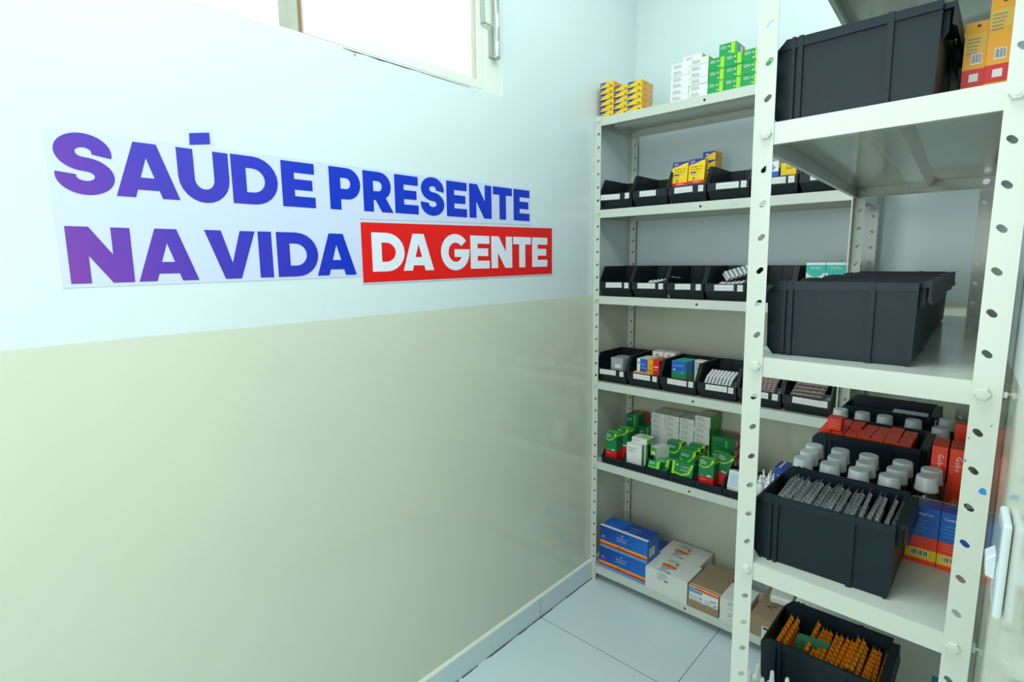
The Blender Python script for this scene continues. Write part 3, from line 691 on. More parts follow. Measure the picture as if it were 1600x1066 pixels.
# --- blister strips
def blister(w, l, nx, ny, bump='foil_bump', sheet='foil', r=.0045, hgt=.0035, oval=1.0, flip=False, tip=0):
    q = MB()
    if tip: q.prism([(0,0),(w-.004,0),(w,tip*.3),(w+tip,l*.5),(w,l-tip*.3),(w-.004,l),(0,l)], 'z', 0, .0006, sheet)
    else: q.box((0,0,0),(w,l,.0006),sheet)
    for i in range(nx):
        for j in range(ny):
            cx = w*(i+.5)/nx; cy = l*(j+.5)/ny; n = 8; b = len(q.v); k = q.mi(bump)
            for (rr_, zz) in ((1, 0), (.85, .6), (.45, 1)):
                for t in range(n): a = 2*math.pi*t/n; q.v.append((cx+r*oval*rr_*math.cos(a), cy+r*rr_*math.sin(a), .0006+hgt*zz))
            for jn in range(2):
                for t in range(n): q.f.append((b+jn*n+t, b+jn*n+(t+1)%n, b+(jn+1)*n+(t+1)%n, b+(jn+1)*n+t)); q.m.append(k); q.smooth.append(True)
            q.f.append(tuple(b+2*n+t for t in range(n))); q.m.append(k); q.smooth.append(True)
    if flip: q.v = [(x, y, .0006-zz) for x, y, zz in q.v]; q.f = [f[::-1] for f in q.f]
    return q.obj('blister_strip')
z = AZ[2]+FL
fs = Kind(blister(.07, .05, 5, 3)); 
cr = Kind(carton(.09, .10, .036, 'white_card'))
cr.put((.225, .04, z), 'plain white carton under crumpled blister strips, second bin of third shelf')
fs.put((.215, .045, z+.050), 'crumpled silver blister strip on top in the second bin, third shelf', rot=(.15,-.12,.2), cat='blister pack')
fs.put((.262, .050, z+.056), 'crumpled silver blister strip, lying right of another, second bin, third shelf', rot=(-.1,-.28,-.2), cat='blister pack')
bl = Kind(blister(.085, .060, 6, 4, r=.0052, hgt=.004))
cr.put((.487, .04, z), 'plain white carton under blister strips, fourth bin of third shelf')
for k, (p, rt_) in enumerate([((.485,.035,z+.044),(.10,-.08,.15)), ((.492,.036,z+.0500),(.10,-.08,.15)), ((.515,.055,z+.063),(.42,-.30,.5)), ((.519,.056,z+.070),(.42,-.30,.5))]):
    bl.put(p, ['silver blister strip lying lowest in the fourth bin, third shelf', 'silver blister strip lying second in the fourth bin, third shelf', 'silver blister strip leaning in the fourth bin, third shelf', 'silver blister strip leaning topmost in the fourth bin, third shelf'][k], 'silver strips in the fourth bin of the third shelf', rt_, 'blister pack')
tl = Kind(carton(.0535, .045, .125, {'*':'white_card','t':'white_card'}, [('f','poly',[(0,.118)]+[(.0535*i/10, .096-.016*math.sin(math.pi*i/10)) for i in range(11)]+[(.0535,.118)],'teal'), ('f','text','Medley',.014,.106,.0095,'white_card'), ('f','lines',.004,.072,.045,5,.006,'teal_dark'), ('f','rect',0,.118,.0535,.121,'white_card')]))
tl.put((.7670,.050,z), 'white box with teal curved top reading Medley, left of two, third shelf'); tl.put((.8225,.050,z), 'white box with teal curved top reading Medley, right of two, third shelf')
# --- fourth shelf contents
z = AZ[3]+FL
q = MB(); q.box((0,0,0),(.055,.075,.060),'clear'); q.box((.004,.004,.003),(.051,.071,.05),'foil'); q.box((.018,-.0005,.018),(.045,0,.034),'white_card')
first(q.obj('clear_pack'), (.066,.04,z+.038), 'clear plastic pack with grey contents in the first bin, fourth shelf', 'pack')
cr.put((.045,.045,z-.0006), 'plain white carton under the clear pack, fourth shelf')
b2 = carton(.045, .085, .058, {'*':'blue','f':'blue','t':'white_card','r':'blue'}, [('f','rect',0,0,.014,.058,'white_card'), ('f','ring',.007,.042,.005,'navy'), ('f','text','100mg',.02,.02,.007,'white_card'), ('f','text','EMS',.02,.034,.008,'white_card')])
first(b2, (.1825,.045,z+.048), 'blue and white box at front left of the second bin, fourth shelf', 'box')
b3 = carton(.023, .085, .060, {'*':'amber'}, [('f','rect',0,0,.023,.016,'yellow'), ('f','ring',.011,.012,.007,'ink'), ('f','text','G',.008,.03,.014,'red')]); first(b3, (.2285,.045,z+.048), 'narrow orange box between blue and red boxes, second bin, fourth shelf', 'box')
b4 = carton(.025, .085, .058, {'*':'red'}, [('f','rect',.004,.030,.021,.034,'white_card'), ('f','text','EMS',.004,.018,.008,'white_card')]); first(b4, (.2525,.045,z+.048), 'narrow red box at right of the second bin, fourth shelf', 'box')
wb = Kind(carton(.047, .05, .125, {'*':'white_card'}, [('f','rect',0,.085,.047,.10,'sky_blue'), ('f','ring',.022,.110,.007,'deep_blue')]))
wb.put((.200,.137,z), 'white and blue box standing at the back left of the second bin, fourth shelf'); wb.put((.250,.137,z), 'white and blue box standing at the back right of the second bin, fourth shelf')
ob = Kind(blister(.075,.030,5,2,'orange_bump','foil',.006,.005)); 
sup = Kind(carton(.115, .10, .044, 'white_card'))
sup.put((.165,.030,z), 'white carton lying under mixed boxes in the second bin, fourth shelf')
ob.put((.172,.005+.012,z+.0465), 'silver blister strip with orange capsules at front of the second bin, fourth shelf', rot=(.2,0,0), cat='blister pack')
bgm = Kind(carton(.0565, .020, .114, {'*':'blue','r':'teal_dark','t':'teal'}, [('f','rect',0,.0,.0565,.049,'red'), ('f','rect',0,.049,.0565,.062,'green'), ('f','rect',0,.062,.0565,.078,'teal_dark'), ('f','text','NEO QUÍMICA',.006,.095,.0060,'white_card'), ('f','text','50',.038,.068,.009,'white_card'), ('f','rect',.006,.079,.016,.083,'white_card',2), ('r','rect',0,0,.02,.058,'green')]))
for k in range(4): bgm.put((.3290+.002*k,.045+.0215*k,z), 'blue-green medicine box, %s in the row in the third bin, fourth shelf' % ['front one', 'second', 'third', 'rearmost'][k], 'blue-green boxes in the third bin')
cz = carton(.04, .03, .115, {'*':'white_card'}, [('f','lines',.004,.105,.03,5,.007,'ink')]); first(cz, (.3950,.100,z), 'small white printed box right of the blue-green boxes, fourth shelf', 'box')
def strip_row(kind, n, x0, y0, z0, dx, rot, label, group, dy=.0):
    for k in range(n): kind.put((x0+dx*k, y0+dy*k, z0), label % NTH[k] if '%s' in label else label, group, (rot[0], rot[1]+random.uniform(-.05,.05), rot[2]+random.uniform(-.05,.05)), 'blister pack')
s4 = Kind(blister(.098, .055, 8, 5, 'white_pill', 'foil', .0047, .004))
sup.put((.462,.036,z), 'white carton lying under silver strips in the fourth bin, fourth shelf')
for k in range(5): s4.put((.462+.001*k, .020+.004*k, z+.0455+.0066*k), 'silver blister strip of white tablets, %s in the fourth bin, fourth shelf' % ['lowest', 'second', 'third', 'fourth', 'topmost'][k], 'white-tablet strips in the fourth bin', (.34,0,0), 'blister pack')
s5 = Kind(blister(.098, .055, 7, 4, 'copper_bump', 'foil', .0050, .004))
sup.put((.603,.036,z), 'white carton lying under copper strips in the fifth bin, fourth shelf')
for k in range(6): s5.put((.604+.001*k, .018+.004*k, z+.0455+.0069*k), 'silver blister strip of copper tablets, %s in the fifth bin, fourth shelf' % ['lowest', 'second', 'third', 'fourth', 'fifth', 'topmost'][k], 'copper-tablet strips in the fifth bin', (.42,0,0), 'blister pack')
s6 = Kind(blister(.092, .036, 5, 2, 'copper_bump', 'foil', .0052, .004))
sup.put((.747,.036,z), 'white carton lying under brown strips in the sixth bin, fourth shelf')
for k in range(5): s6.put((.749+.002*k, .014+.012*k, z+.0455+.0096*k), 'silver blister strip of brown tablets, %s in the sixth bin, fourth shelf' % ['front', 'second', 'third', 'fourth', 'rearmost'][k], 'brown-tablet strips in the sixth bin', (.30,0,.02*(k % 2)), 'blister pack')

# --- fifth shelf contents
z = AZ[4]+FL; zf = AZ[4]+.0003
w, d, hh = .0525, .045, .127
def tall_green(w, d, hh, e=.032):
    return carton(w, d, hh, {'*':'dark_green','r':'dark_green','t':'green','l':'dark_green'}, [('f','rect',0,0,w,.017+e,'red'), ('r','rect',0,0,d,.017+e,'red'),
     ('f','poly',[(0,hh-.028),(w*.3,hh-.036),(w*.6,hh-.031),(w,hh-.008),(w,hh),(w*.85,hh),(w*.75,hh-.018),(w*.5,hh-.028),(w*.3,hh-.031),(0,hh-.024)],'lime'), ('f','lines',.004,hh-.008,.03,3,.006,'white_card'), ('r','rect',0,hh-.016,d,hh-.004,'lime'),
     ('t','rect',0,d*.3,w,d*.55,'lime'), ('f','rect',w*.55,.021+e,w*.85,.026+e,'white_card'), ('f','lines',.006,.007+e,.03,1,.004,'white_card'), ('f','rect',.005,.022+e,.02,.0235+e,'lime')])
tg = Kind(tall_green(w, d, hh))
tg.put((.054,.026,z), 'tall green box with red base at the front of the leftmost fifth-shelf tray')

tg.put((.0790,.075,z+.012), 'tall green box second in line behind the leftmost green box, fifth shelf')
w, d, hh = .058, .085, .044
gx = Kind(carton(w, d, hh, {'*':'dark_green','r':'dark_green','t':'dark_green'}, [('f','rect',w*.62,.003,w*.78,hh,'mid_green'), ('t','rect',w*.62,0,w*.78,d*.6,'mid_green'), ('t','rect',0,d*.75,w,d,'orange_red'), ('r','rect',d*.75,0,d,hh,'orange_red'), ('f','lines',.005,hh*.55,.03,2,.005,'white_card')]))
for r in range(4): gx.put((.0665,.170,zf+.0443*r), 'green box with orange end, back-left stack on the fifth shelf, '+NTH[r]+(' from bottom' if r else ' one'), 'green boxes at the back left of the fifth shelf')
for r in range(3): gx.put((.1260,.175,zf+.0443*r+.0), 'green box with orange end, beside the white stacks on the fifth shelf, '+NTH[r]+(' from bottom' if r else ' one'), 'green boxes beside the white stacks')
# white stacks behind the trays
w, d, hh = .0605, .100, .0222
wst = Kind(white_box(w, d, hh))
for ci, (cx, n, yy) in enumerate([(.1845, 9, .172), (.2475, 9, .172), (.3105, 9, .172), (.3735, 10, .170)]):
    for r in range(n): wst.put((cx+random.uniform(-.001,.001), yy+random.uniform(-.002,.002), zf+r*(hh+.0006)), 'flat white box, fifth shelf, %s stack from the lettered wall, %s' % (['first', 'second', 'third', 'fourth'][ci], NTH[r]+(' from bottom' if r else ' one')), 'flat white boxes stacked on the fifth shelf')
w, d, hh = .088, .090, .0395
dg = Kind(carton(w, d, hh, {'*':'dark_green','t':'dark_green','r':'red'}, [('f','rect',w*.60,0,w*.70,hh*.75,'mid_green'), ('f','lines',.006,hh*.8,.055,2,.006,'mid_green'), ('r','rect',.010,.008,.030,hh-.008,'white_card'), ('r','rect',.045,.008,.065,hh-.008,'white_card'), ('t','rect',0,d*.8,w,d,'orange_red')]))
for r in range(4): dg.put((.4430,.172,zf+r*(hh+.0003)), 'dark green box with red end, stack right of the white stacks, '+NTH[r]+(' from bottom' if r else ' one'), 'dark green boxes right of the white stacks')
# tray 2: white boxes
w, d, hh = .0670, .022, .102
wu = Kind(carton(w, d, hh, {'*':'white_card','r':'mid_green','l':'mid_green'}, [('f','text','Medicamento',.006,hh-.020,.0085,'ink'), ('f','lines',.006,hh-.026,.046,3,.004,'grey_print'), ('f','lines',.006,.020,.03,1,.003,'grey_print'), ('f','rect',0,0,w,.003,'lime'), ('r','rect',0,0,.004,hh,'white_card')]))
wu.put((.1555,.025,z), 'white upright box facing front in the second tray, fifth shelf'); wu.put((.1600,.050,z), 'white upright box behind the front one in the second tray')
wl = carton(.070, .060, .020, {'*':'white_card','r':'mid_green'}, [('t','rect',.03,.02,.065,.04,'lime'), ('t','text','losartana',.006,.040,.009,'grey_print'), ('f','lines',.006,.012,.05,2,.004,'grey_print')]); first(wl, (.1640,.0505,z+.1025), 'white box lying flat on the upright white boxes, fifth shelf', 'box', rot=(0,0,-.06))
ws = carton(.035, .070, .062, {'*':'white_card','r':'white_card','f':'mid_green'}, [('f','rect',.006,.03,.029,.045,'white_card')]); first(ws, (.2340,.076,z+.030-.0), 'small white box with green end beside the upright white boxes', 'box', rot=(0,0,-.35))
# tray 3
w, d, hh = .050, .050, .030
sg = Kind(carton(w, d, hh, {'*':'green','t':'dark_green','r':'dark_green'}, [('f','rect',w*.72,0,w*.92,hh,'lime'), ('t','rect',w*.72,0,w*.92,d,'lime'), ('f','lines',.005,hh*.7,.03,2,.005,'white_card'), ('f','poly',[(0,.004),(.02,.0),(.036,.004),(.036,.007),(.02,.004),(0,.008)],'lime',2)]))
sg.put((.2560,.016,z+.027), 'small green box, front of three tilted in the third tray, fifth shelf', rot=(-.35,-.02,.0)); sg.put((.2720,.060,z+.027), 'small green box, middle of three tilted in the third tray', rot=(-.32,.05,.05)); sg.put((.2900,.098,z+.022), 'small green box, rear of three tilted in the third tray', rot=(-.28,.0,.0))
gsup = Kind(carton(.070, .105, .026, 'dark_green')); gsup.put((.2600,.028,z), 'flat green carton under the small tilted green boxes, third tray')
w, d, hh = .062, .040, .080
mg = Kind(carton(w, d, hh, {'*':'dark_green','t':'green','r':'dark_green'}, [('f','poly',[(0,hh*.55),(w*.35,hh*.40),(w*.65,hh*.46),(w,hh*.85),(w,hh),(w*.86,hh),(w*.78,hh*.66),(w*.5,hh*.5),(w*.3,hh*.47),(0,hh*.62)],'lime'), ('f','lines',.006,hh*.80,.045,2,.006,'white_card'), ('t','rect',w*.75,0,w*.95,d,'lime'), ('r','rect',0,hh*.6,d,hh*.85,'lime')]))
mg.put((.2800,.128,z+.030), 'green box standing alone behind the third tray boxes, fifth shelf')
gsup.put((.3640,.035,z), 'flat green carton lowest in the fourth tray') 
for k in range(3): mg.put((.3640+.003*k,.060+.034*k,z+.031+.004*k), 'green box with lime curve, %s of three standing in the fourth tray' % ['front', 'middle', 'rear'][k], 'green boxes standing in the fourth tray', (-.12,0,0))
w, d, hh = .0820, .034, .050
fg = carton(w, d, hh, {'*':'dark_green','t':'green','r':'dark_green'}, [('f','rect',0,0,w*.12,hh,'lime'), ('f','poly',[(w*.1,.006),(w*.5,.0),(w*.85,.012),(w,hh),(w*.9,hh),(w*.78,.018),(w*.5,.006),(w*.1,.011)],'lime'), ('f','text','losartana',w*.45,hh*.66,.0085,'white_card'), ('f','text','potássica',w*.42,hh*.42,.0085,'white_card'), ('f','rect',w*.2,hh*.70,w*.27,hh*.82,'white_card',2)])
first(fg, (.3565,.012,z+.030), 'green box lying on its side at the front of the fourth tray', 'box', rot=(-.18,.03,0))
# tray 5
w, d, hh = .0560, .040, .112
tg2 = Kind(tall_green(w, d, hh, .027))
tg2.put((.4575,.022,z), 'green box with red base, upright at the front of the fifth tray', rot=(-.05,0,0)); tg2.put((.4760,.072,z+.018), 'green box with red base leaning sideways at the back of the fifth tray', rot=(-.08,.30,.25))
tg2.put((.4680,.118,z), 'green box upright, rearmost in the fifth tray', rot=(0,0,0))
# tray 6 pale blue boxes
pb = Kind(carton(.055, .035, .062, {'*':'white_card'}, [('f','lines',.004,.052,.05,9,.0055,'sky_blue'), ('t','rect',.0,.0,.055,.01,'sky_blue')]))
pb.put((.5640,.022,z+.0305), 'white box with pale blue print, front of the sixth tray', rot=(-.22,.05,0)); pb.put((.5860,.075,z+.060), 'white box with pale blue print, taller one behind, sixth tray'); pb.put((.5900,.075,z), 'white box with pale blue print, bottom one at the back of the sixth tray')
cr2 = Kind(carton(.060, .050, .028, 'white_card')); cr2.put((.5650,.020,z), 'flat white carton under pale blue boxes, sixth tray')
# dropper bottles
def dropper(hh=.075, r=.0105):
    root = bpy.data.objects.new('dropper_bottle', None); COL.objects.link(root); k = hh/.075
    q = MB(); q.lathe([(r*.9,0),(r,.002),(r,.036*k),(r*.75,.042*k),(r*.6,.044*k)], 'white_plastic', n=16); q.obj('bottle', root)
    q = MB(); q.lathe([(r*.78,.0445*k),(r*.78,.052*k),(r*.45,.055*k),(r*.36,.060*k),(r*.28,.073*k),(r*.2,.075*k)], 'white_plastic', n=14); q.obj('nozzle_cap', root); return root
dr = Kind(dropper())
for k, (x, y, rt_) in enumerate([(.6720,.030,(.1,.05,0)), (.6840,.050,(-.1,.12,0)), (.6760,.075,(0,-.1,0)), (.6950,.030,(0,.1,0)), (.6990,.058,(-.1,.1,0)), (.6900,.085,(0,0,0))]):
    dr.put((x, y, z+.030), 'small white dropper bottle in the last fifth-shelf tray, %s' % ['front left', 'middle left', 'rear left', 'front right', 'middle right', 'rear right'][k], 'dropper bottles in the last fifth-shelf tray', rt_, 'bottle')
cr2.put((.6640,.020,z), 'flat white carton under dropper bottles, last tray')
cz = carton(.036, .070, .140, {'*':'deep_blue','t':'deep_blue'}, [('t','rect',.012,.0,.018,.07,'white_card'), ('f','rect',.01,.11,.026,.114,'white_card')]); first(cz, (.7150,.035,z), 'navy blue box standing in the last tray of the fifth shelf', 'box')

# --- bottom shelf cartons
z = AZ[5]+.0003
w, d, hh = .2230, .098, .0945
def metf(w, d, hh):
    D = [('f','rect',0,.011,w,.021,'red'), ('f','rect',0,.021,w,.031,'amber'), ('f','ring',w*.42,.0225,.0055,'ink'), ('f','lines',w*.46,.024,w*.58,2,.004,'ink'),
         ('f','rect',0,0,w,.011,'sky_blue'), ('f','text','cloridrato de',w*.36,hh*.66,.0098,'white_card'), ('f','text','metformina',w*.36,hh*.54,.0098,'white_card'), ('f','text','EMS',.010,hh*.52,.008,'white_card'), ('f','lines',.010,hh*.46,.03,1,.004,'white_card'),
         ('f','poly',[(w*.46,hh*.84),(w*.48,hh*.78),(w*.50,hh*.84)],'white_card'),
         ('t','rect',0,0,w,.016,'white_card'), ('t','rect',0,.016,w*.42,d,'blue'), ('t','poly',[(w*.42,.016),(w,.016),(w,d),(w*.42,d)],'deep_blue'), ('t','text','metformina',w*.5,.058,.011,'white_card'), ('t','text','genérico',w*.55,.034,.011,'white_card'), ('t','rect',w*.48,.018,w*.55,.026,'sky_blue',2), ('t','rect',w*.12,d*.4,w*.14,d*.45,'white_card',2),
         ('r','rect',.018,.020,.062,.056,'white_card'), ('r','lines',.022,.048,.055,5,.006,'ink')]
    return carton(w, d, hh, {'*':'deep_blue','f':'blue_grad','r':'blue'}, D, 'medicine_carton')
mf = Kind(metf(w, d, hh))
mf.put((.0400,.014,z), 'blue carton reading cloridrato de metformina, lower of the two front ones'); mf.put((.0425,.013,z+.0950), 'blue carton reading cloridrato de metformina, upper of the two front ones')
mf.put((.0310,.130,z), 'blue carton lying behind the two stacked blue ones, against the back')
w, d, hh = .1760, .132, .0925
def wcarton(w, d, hh):
    cx = w*.42
    return carton(w, d, hh, {'*':'carton_white'}, [('t','rect',cx-.030,.004,cx+.030,.118,'label_paper'), ('t','rect',cx-.030,.052,cx+.030,.062,'red',2), ('t','rect',cx-.030,.062,cx+.030,.074,'amber',2), ('t','ring',cx-.006,.068,.005,'ink'), ('t','lines',cx-.024,.040,cx+.024,5,.007,'ink'), ('t','rect',cx+.010,.008,cx+.026,.014,'ink',3), ('t','poly',[(cx-.026,.046),(cx-.012,.040),(cx+.006,.046),(cx+.026,.042),(cx+.026,.044),(cx+.006,.049),(cx-.012,.043),(cx-.026,.049)],'ink',3), ('t','lines',cx-.024,.108,cx+.024,4,.006,'grey_print'), ('t','rect',cx+.014,.080,cx+.026,.095,'grey_print',3),
         ('f','rect',cx-.026,hh-.040,cx+.026,hh,'label_paper'), ('f','lines',cx-.022,hh-.008,cx+.02,5,.006,'grey_print'), ('f','rect',cx+.008,hh-.036,cx+.022,hh-.031,'ink',3), ('r','rect',.064,0,.0655,hh,'grey_print')], 'medicine_carton')
wc = Kind(wcarton(w, d, hh))
wc.put((.2655,.003,z), 'plain white carton with orange-red label, front one on the bottom shelf'); wc.put((.2555,.1375,z), 'plain white carton with orange-red label, rear one against the wall')
w, d, hh = .1160, .200, .0850
br = carton(w, d, hh, {'*':'kraft'}, [('f','rect',.004,.032,w-.002,hh,'white_card'), ('f','poly',[(.004,hh),(.06,hh),(.052,hh-.022),(.004,hh-.022)],'sky_blue',2), ('f','rect',.02,hh-.006,w-.002,hh-.001,'red',3), ('f','rect',.02,hh-.011,w-.002,hh-.006,'amber',3),
      ('f','rect',.03,hh-.001,.05,hh,'blue',3), ('f','lines',.008,.052,.06,4,.006,'grey_print'), ('f','lines',.065,.050,.10,4,.006,'grey_print'), ('f','bars',w-.020,.034,w-.006,.046), ('f','rect',.045,.046,.052,.050,'ink',3), ('f','rect',w-.030,.052,w-.010,.058,'sky_blue',2), ('t','rect',0,0,w,.020,'white_card'), ('t','rect',0,.006,w,.012,'red',2), ('t','rect',0,.012,w,.017,'amber',2), ('t','rect',.0,d*.5-.001,w,d*.5+.001,'grey_print')], 'medicine_carton')
first(br, (.4460,.004,z), 'brown cardboard carton with white and blue label wrapped over front', 'box')
w, d, hh = .0980, .120, .0445
w2 = Kind(carton(w, d, hh, {'*':'carton_white'}, [('t','text','G',.060,.060,.022,'green'), ('t','lines',.055,.045,.085,3,.006,'green'), ('t','rect',.066,.006,.072,.018,'ink',2), ('f','lines',.030,.034,.05,2,.008,'green'), ('f','lines',.03,.012,.05,1,.004,'ink')], 'medicine_carton'))
w2.put((.5670,.004,z), 'white carton with green print behind the near post, lower of two'); w2.put((.5665,.003,z+.0448), 'white carton with green print behind the near post, upper of two')
w, d, hh = .0980, .230, .0750
b5 = carton(w, d, hh, {'*':'kraft'}, [('f','rect',.040,.0,.075,.046,'white_card'), ('f','rect',.044,.034,.070,.043,'ink',2), ('f','lines',.044,.028,.070,4,.006,'grey_print'), ('t','text','N1',.052,.065,.040,'ink',1.2), ('r','rect',.02,.01,.08,.05,'white_card')], 'medicine_carton')
first(b5, (.6750,.003,z), 'brown cardboard carton with handwritten mark, rightmost on the bottom shelf', 'box')
q = MB(); q.box((0,0,0),(.075,.10,.030),'white_plastic'); first(q.obj('white_packet', bevel=.008), (.7050,.108,z+.0755), 'white plastic packet lying on the rightmost brown carton', 'packet', rot=(0,0,.15))
cz = carton(.085, .07, .050, {'*':'teal_dark','t':'teal'}, [('t','rect',.01,.01,.05,.03,'teal_dark')]); first(cz, (.7850,.140,z+.0), 'teal box standing right of the brown carton, bottom shelf', 'box')

# ------------------------------------------------------------------ crates on the near unit
def crate(L_=.196, W_=.155, H_=.117):
    """black stacking crate, length along x with chamfered front at x=0"""
    root = bpy.data.objects.new('stacking_crate', None); COL.objects.link(root); q = MB(); m = 'dark_plastic'; t = .0022; n = .006
    def ysh(z): return n*(1-z/H_)      # draft: narrower at the bottom
    prof = [(.012, 0), (.002, .012), (0, H_-.016), (.014, H_), (L_, H_), (L_-.002, .006), (L_-.006, 0)]
    for s in (0, 1):
        yo = (lambda z: ysh(z)) if s == 0 else (lambda z: W_-ysh(z))
        yi = (lambda z: ysh(z)+t) if s == 0 else (lambda z: W_-ysh(z)-t)
        a = [(x, yo(z_), z_) for x, z_ in prof]; b = [(x, yi(z_), z_) for x, z_ in prof]; k = len(prof)
        fs = [tuple(range(k)), tuple(range(2*k-1, k-1, -1))]+[(i, k+i, k+(i+1) % k, (i+1) % k) for i in range(k)]
        if s: fs = [f[::-1] for f in fs]
        q.mesh(a+b, fs, m)
        e = .0032; y0 = -e if s == 0 else W_-.0005; y1 = .0005 if s == 0 else W_+e
        q.prism([(.002, H_-.014), (.012, H_-.004), (.016, H_+.0006), (L_, H_+.0006), (L_, H_-.010)], 'y', y0, y1, m)   # rim band
        for x0, x1 in ((.024, .0285), (.033, .0385), (.139, .1465)):    # ribs
            za, zb = .0, H_+.0015
            yy = (lambda z, k_=0: (ysh(z)-.0046)) if s == 0 else (lambda z: W_-ysh(z)+.0046)
            yz = (lambda z: ysh(z)+.0005) if s == 0 else (lambda z: W_-ysh(z)-.0005)
            vs = [(x0,yy(za),za),(x1,yy(za),za),(x1,yz(za),za),(x0,yz(za),za),(x0,yy(zb),zb),(x1,yy(zb),zb),(x1,yz(zb),zb),(x0,yz(zb),zb)]
            q.mesh(vs, [(0,3,2,1),(4,5,6,7),(0,1,5,4),(1,2,6,5),(2,3,7,6),(3,0,4,7)], m)
    q.box((.012, n, 0), (L_-.007, W_-n, t), m)
    q.prism([(.012, 0), (.014, .0), (.004, .012), (.0022, H_-.016), (0, H_-.016), (.002, .012)], 'y', n*.5, W_-n*.5, m)
    q.prism([(L_-.006, 0), (L_-.002, .006), (L_, H_), (L_-.0022, H_), (L_-.0045, .006), (L_-.009, 0)], 'y', n*.5, W_-n*.5, m)
    q.box((-.0015, .004, H_-.030), (.0005, W_-.004, H_-.016), m)
    body = q.obj('crate_body', root)
    q = MB(); q.prism([(L_-.001, H_), (L_+.0125, H_+.001), (L_+.0130, H_-.018), (L_+.0150, H_-.030), (L_+.0095, H_-.026), (L_+.0100, H_-.006), (L_-.001, H_-.007)], 'y', .012, W_-.012, m)
    q.prism([(L_-.003, H_-.045), (L_+.006, H_-.030), (L_+.006, H_-.006), (L_-.001, H_-.006)], 'y', .02, .024, m)
    q.obj('hanging_lip', root)
    return root
ck = Kind(crate())
def xb(y): return .958-.030*(y+.94)
CR = []
for k, y in enumerate([-.9500, -.7900, -.6250, -.4600]):
    ck.put((.9565+.001*k, y, BZ[1]+.0003), 'black stacking crate high on the near unit, %s' % ['frontmost by the shelf edge', 'second from the front', 'third from the front', 'rearmost of the four'][k], 'black crates on the upper near shelf', (0,0,0), 'crate')
for k, y in enumerate([-.9250, -.7650, -.5550, -.3500]):
    ck.put((xb(y), y, BZ[2]+.0003), 'black empty stacking crate on the bare middle shelf of the near unit, %s' % ['frontmost', 'second', 'third', 'rearmost'][k], 'black crates on the middle near shelf', (0,0,0), 'crate')
for k, y in enumerate([-.9350, -.5200, -.2300]):
    ck.put((xb(y)+.001, y, BZ[3]+.0003), ['black crate at the front of the near unit packed with clear and silver blister strips', 'black crate on the near unit packed with small orange-red boxes', 'black crate at the far end of the near unit holding a scrap of paper'][k], None, (0,0,0), 'crate')
ck.put((.944, -.8000, BZ[4]+.0003), 'black crate of orange blister strips, lowest on the near unit', None, (0,0,0), 'crate')
# yellow boxes beside the upper crates
z = BZ[1]+.0003
def ybox(w, d, hh):
    return carton(w, d, hh, {'*':'amber','f':'amber','l':'pale_yellow','t':'amber'}, [('f','rect',0,.030,w,.052,'red'), ('f','bars',.008,.058,w-.004,.072), ('f','rect',.008,.036,w-.006,.046,'white_card',2), ('f','lines',.003,hh-.022,w-.002,5,.0045,'grey_print'), ('f','rect',0,hh-.038,w,hh-.015,'pale_yellow'), ('f','rect',w*.5,hh-.007,w*.66,hh-.004,'ink',2)])
first(ybox(.0235,.060,.112), (1.1700,-.855,z), 'yellow medicine box with red band, shorter one beside the upper crates', 'box')
first(ybox(.0240,.060,.135), (1.1940,-.860,z), 'yellow medicine box with red band, taller one by the near right post', 'box')
yb2 = Kind(ybox(.0240,.060,.130)); yb2.put((1.1705,-.785,z), 'yellow medicine box with red band standing behind the shorter yellow box'); yb2.put((1.1950,-.790,z), 'yellow medicine box with red band standing behind the taller yellow box')

# blister strips in the front crate
z = BZ[3]+.003
cs = Kind(blister(.108, .125, 5, 8, 'foil_bump', 'clear', .0052, .0042, 1, True, .010)); ss = Kind(blister(.112, .125, 5, 8, 'white_pill', 'foil', .0052, .0042, 1, True))
for k in range(16):
    x = .976+.0105*k; kd = cs if k < 11 else ss
    kd.put((x, -.9215+random.uniform(0,.004), z+random.uniform(-.0005,.003)), ('clear' if k < 11 else 'silver')+' blister strip standing in the front crate, %s counted from the shelf\'s left' % (['first']+NTH[1:])[k], 'blister strips in the front crate', (random.uniform(-.01,.02), -math.pi/2+random.uniform(-.012,.02)+.13, random.uniform(-.02,.02)), 'blister pack')
# medicine bottles with grey caps
def bottle(r=.0215, hb=.098, hc=.026):
    root = bpy.data.objects.new('medicine_bottle', None); COL.objects.link(root)
    q = MB(); q.lathe([(r*.92,0),(r,.003),(r,hb-.026),(r*.93,hb-.018),(r*.7,hb-.008),(r*.6,hb-.003),(r*.6,hb)], 'bottle_glass', n=20); q.obj('bottle', root)
    q = MB(); q.lathe([(.0172,hb-.0005),(.0178,hb+.0006),(.0174,hb+.004),(.0170,hb+.0045),(.0158,hb+hc-.002),(.0148,hb+hc),(.0140,hb+hc-.0008)], 'cap_plastic', n=22); q.obj('cap', root); return root
bt = Kind(bottle()); z = BZ[3]+.0003
rows = [('front', [(.982,-.738),(1.027,-.737),(1.073,-.735),(1.119,-.733),(1.1685,-.694)]), ('middle', [(.981,-.691),(1.029,-.690),(1.076,-.688),(1.124,-.686),(1.1710,-.650)]), ('back', [(.979,-.644),(1.025,-.642),(1.073,-.640),(1.127,-.639)])]
for nm, ps in rows:
    for k, p in enumerate(ps): bt.put((p[0], p[1]+.0, z), 'dark bottle with grey cap between the crates, %s row, %s from the left' % (nm, ['first', 'second', 'third', 'fourth', 'fifth'][k]), 'capped bottles between front and middle crates', (0,0,0), 'bottle')
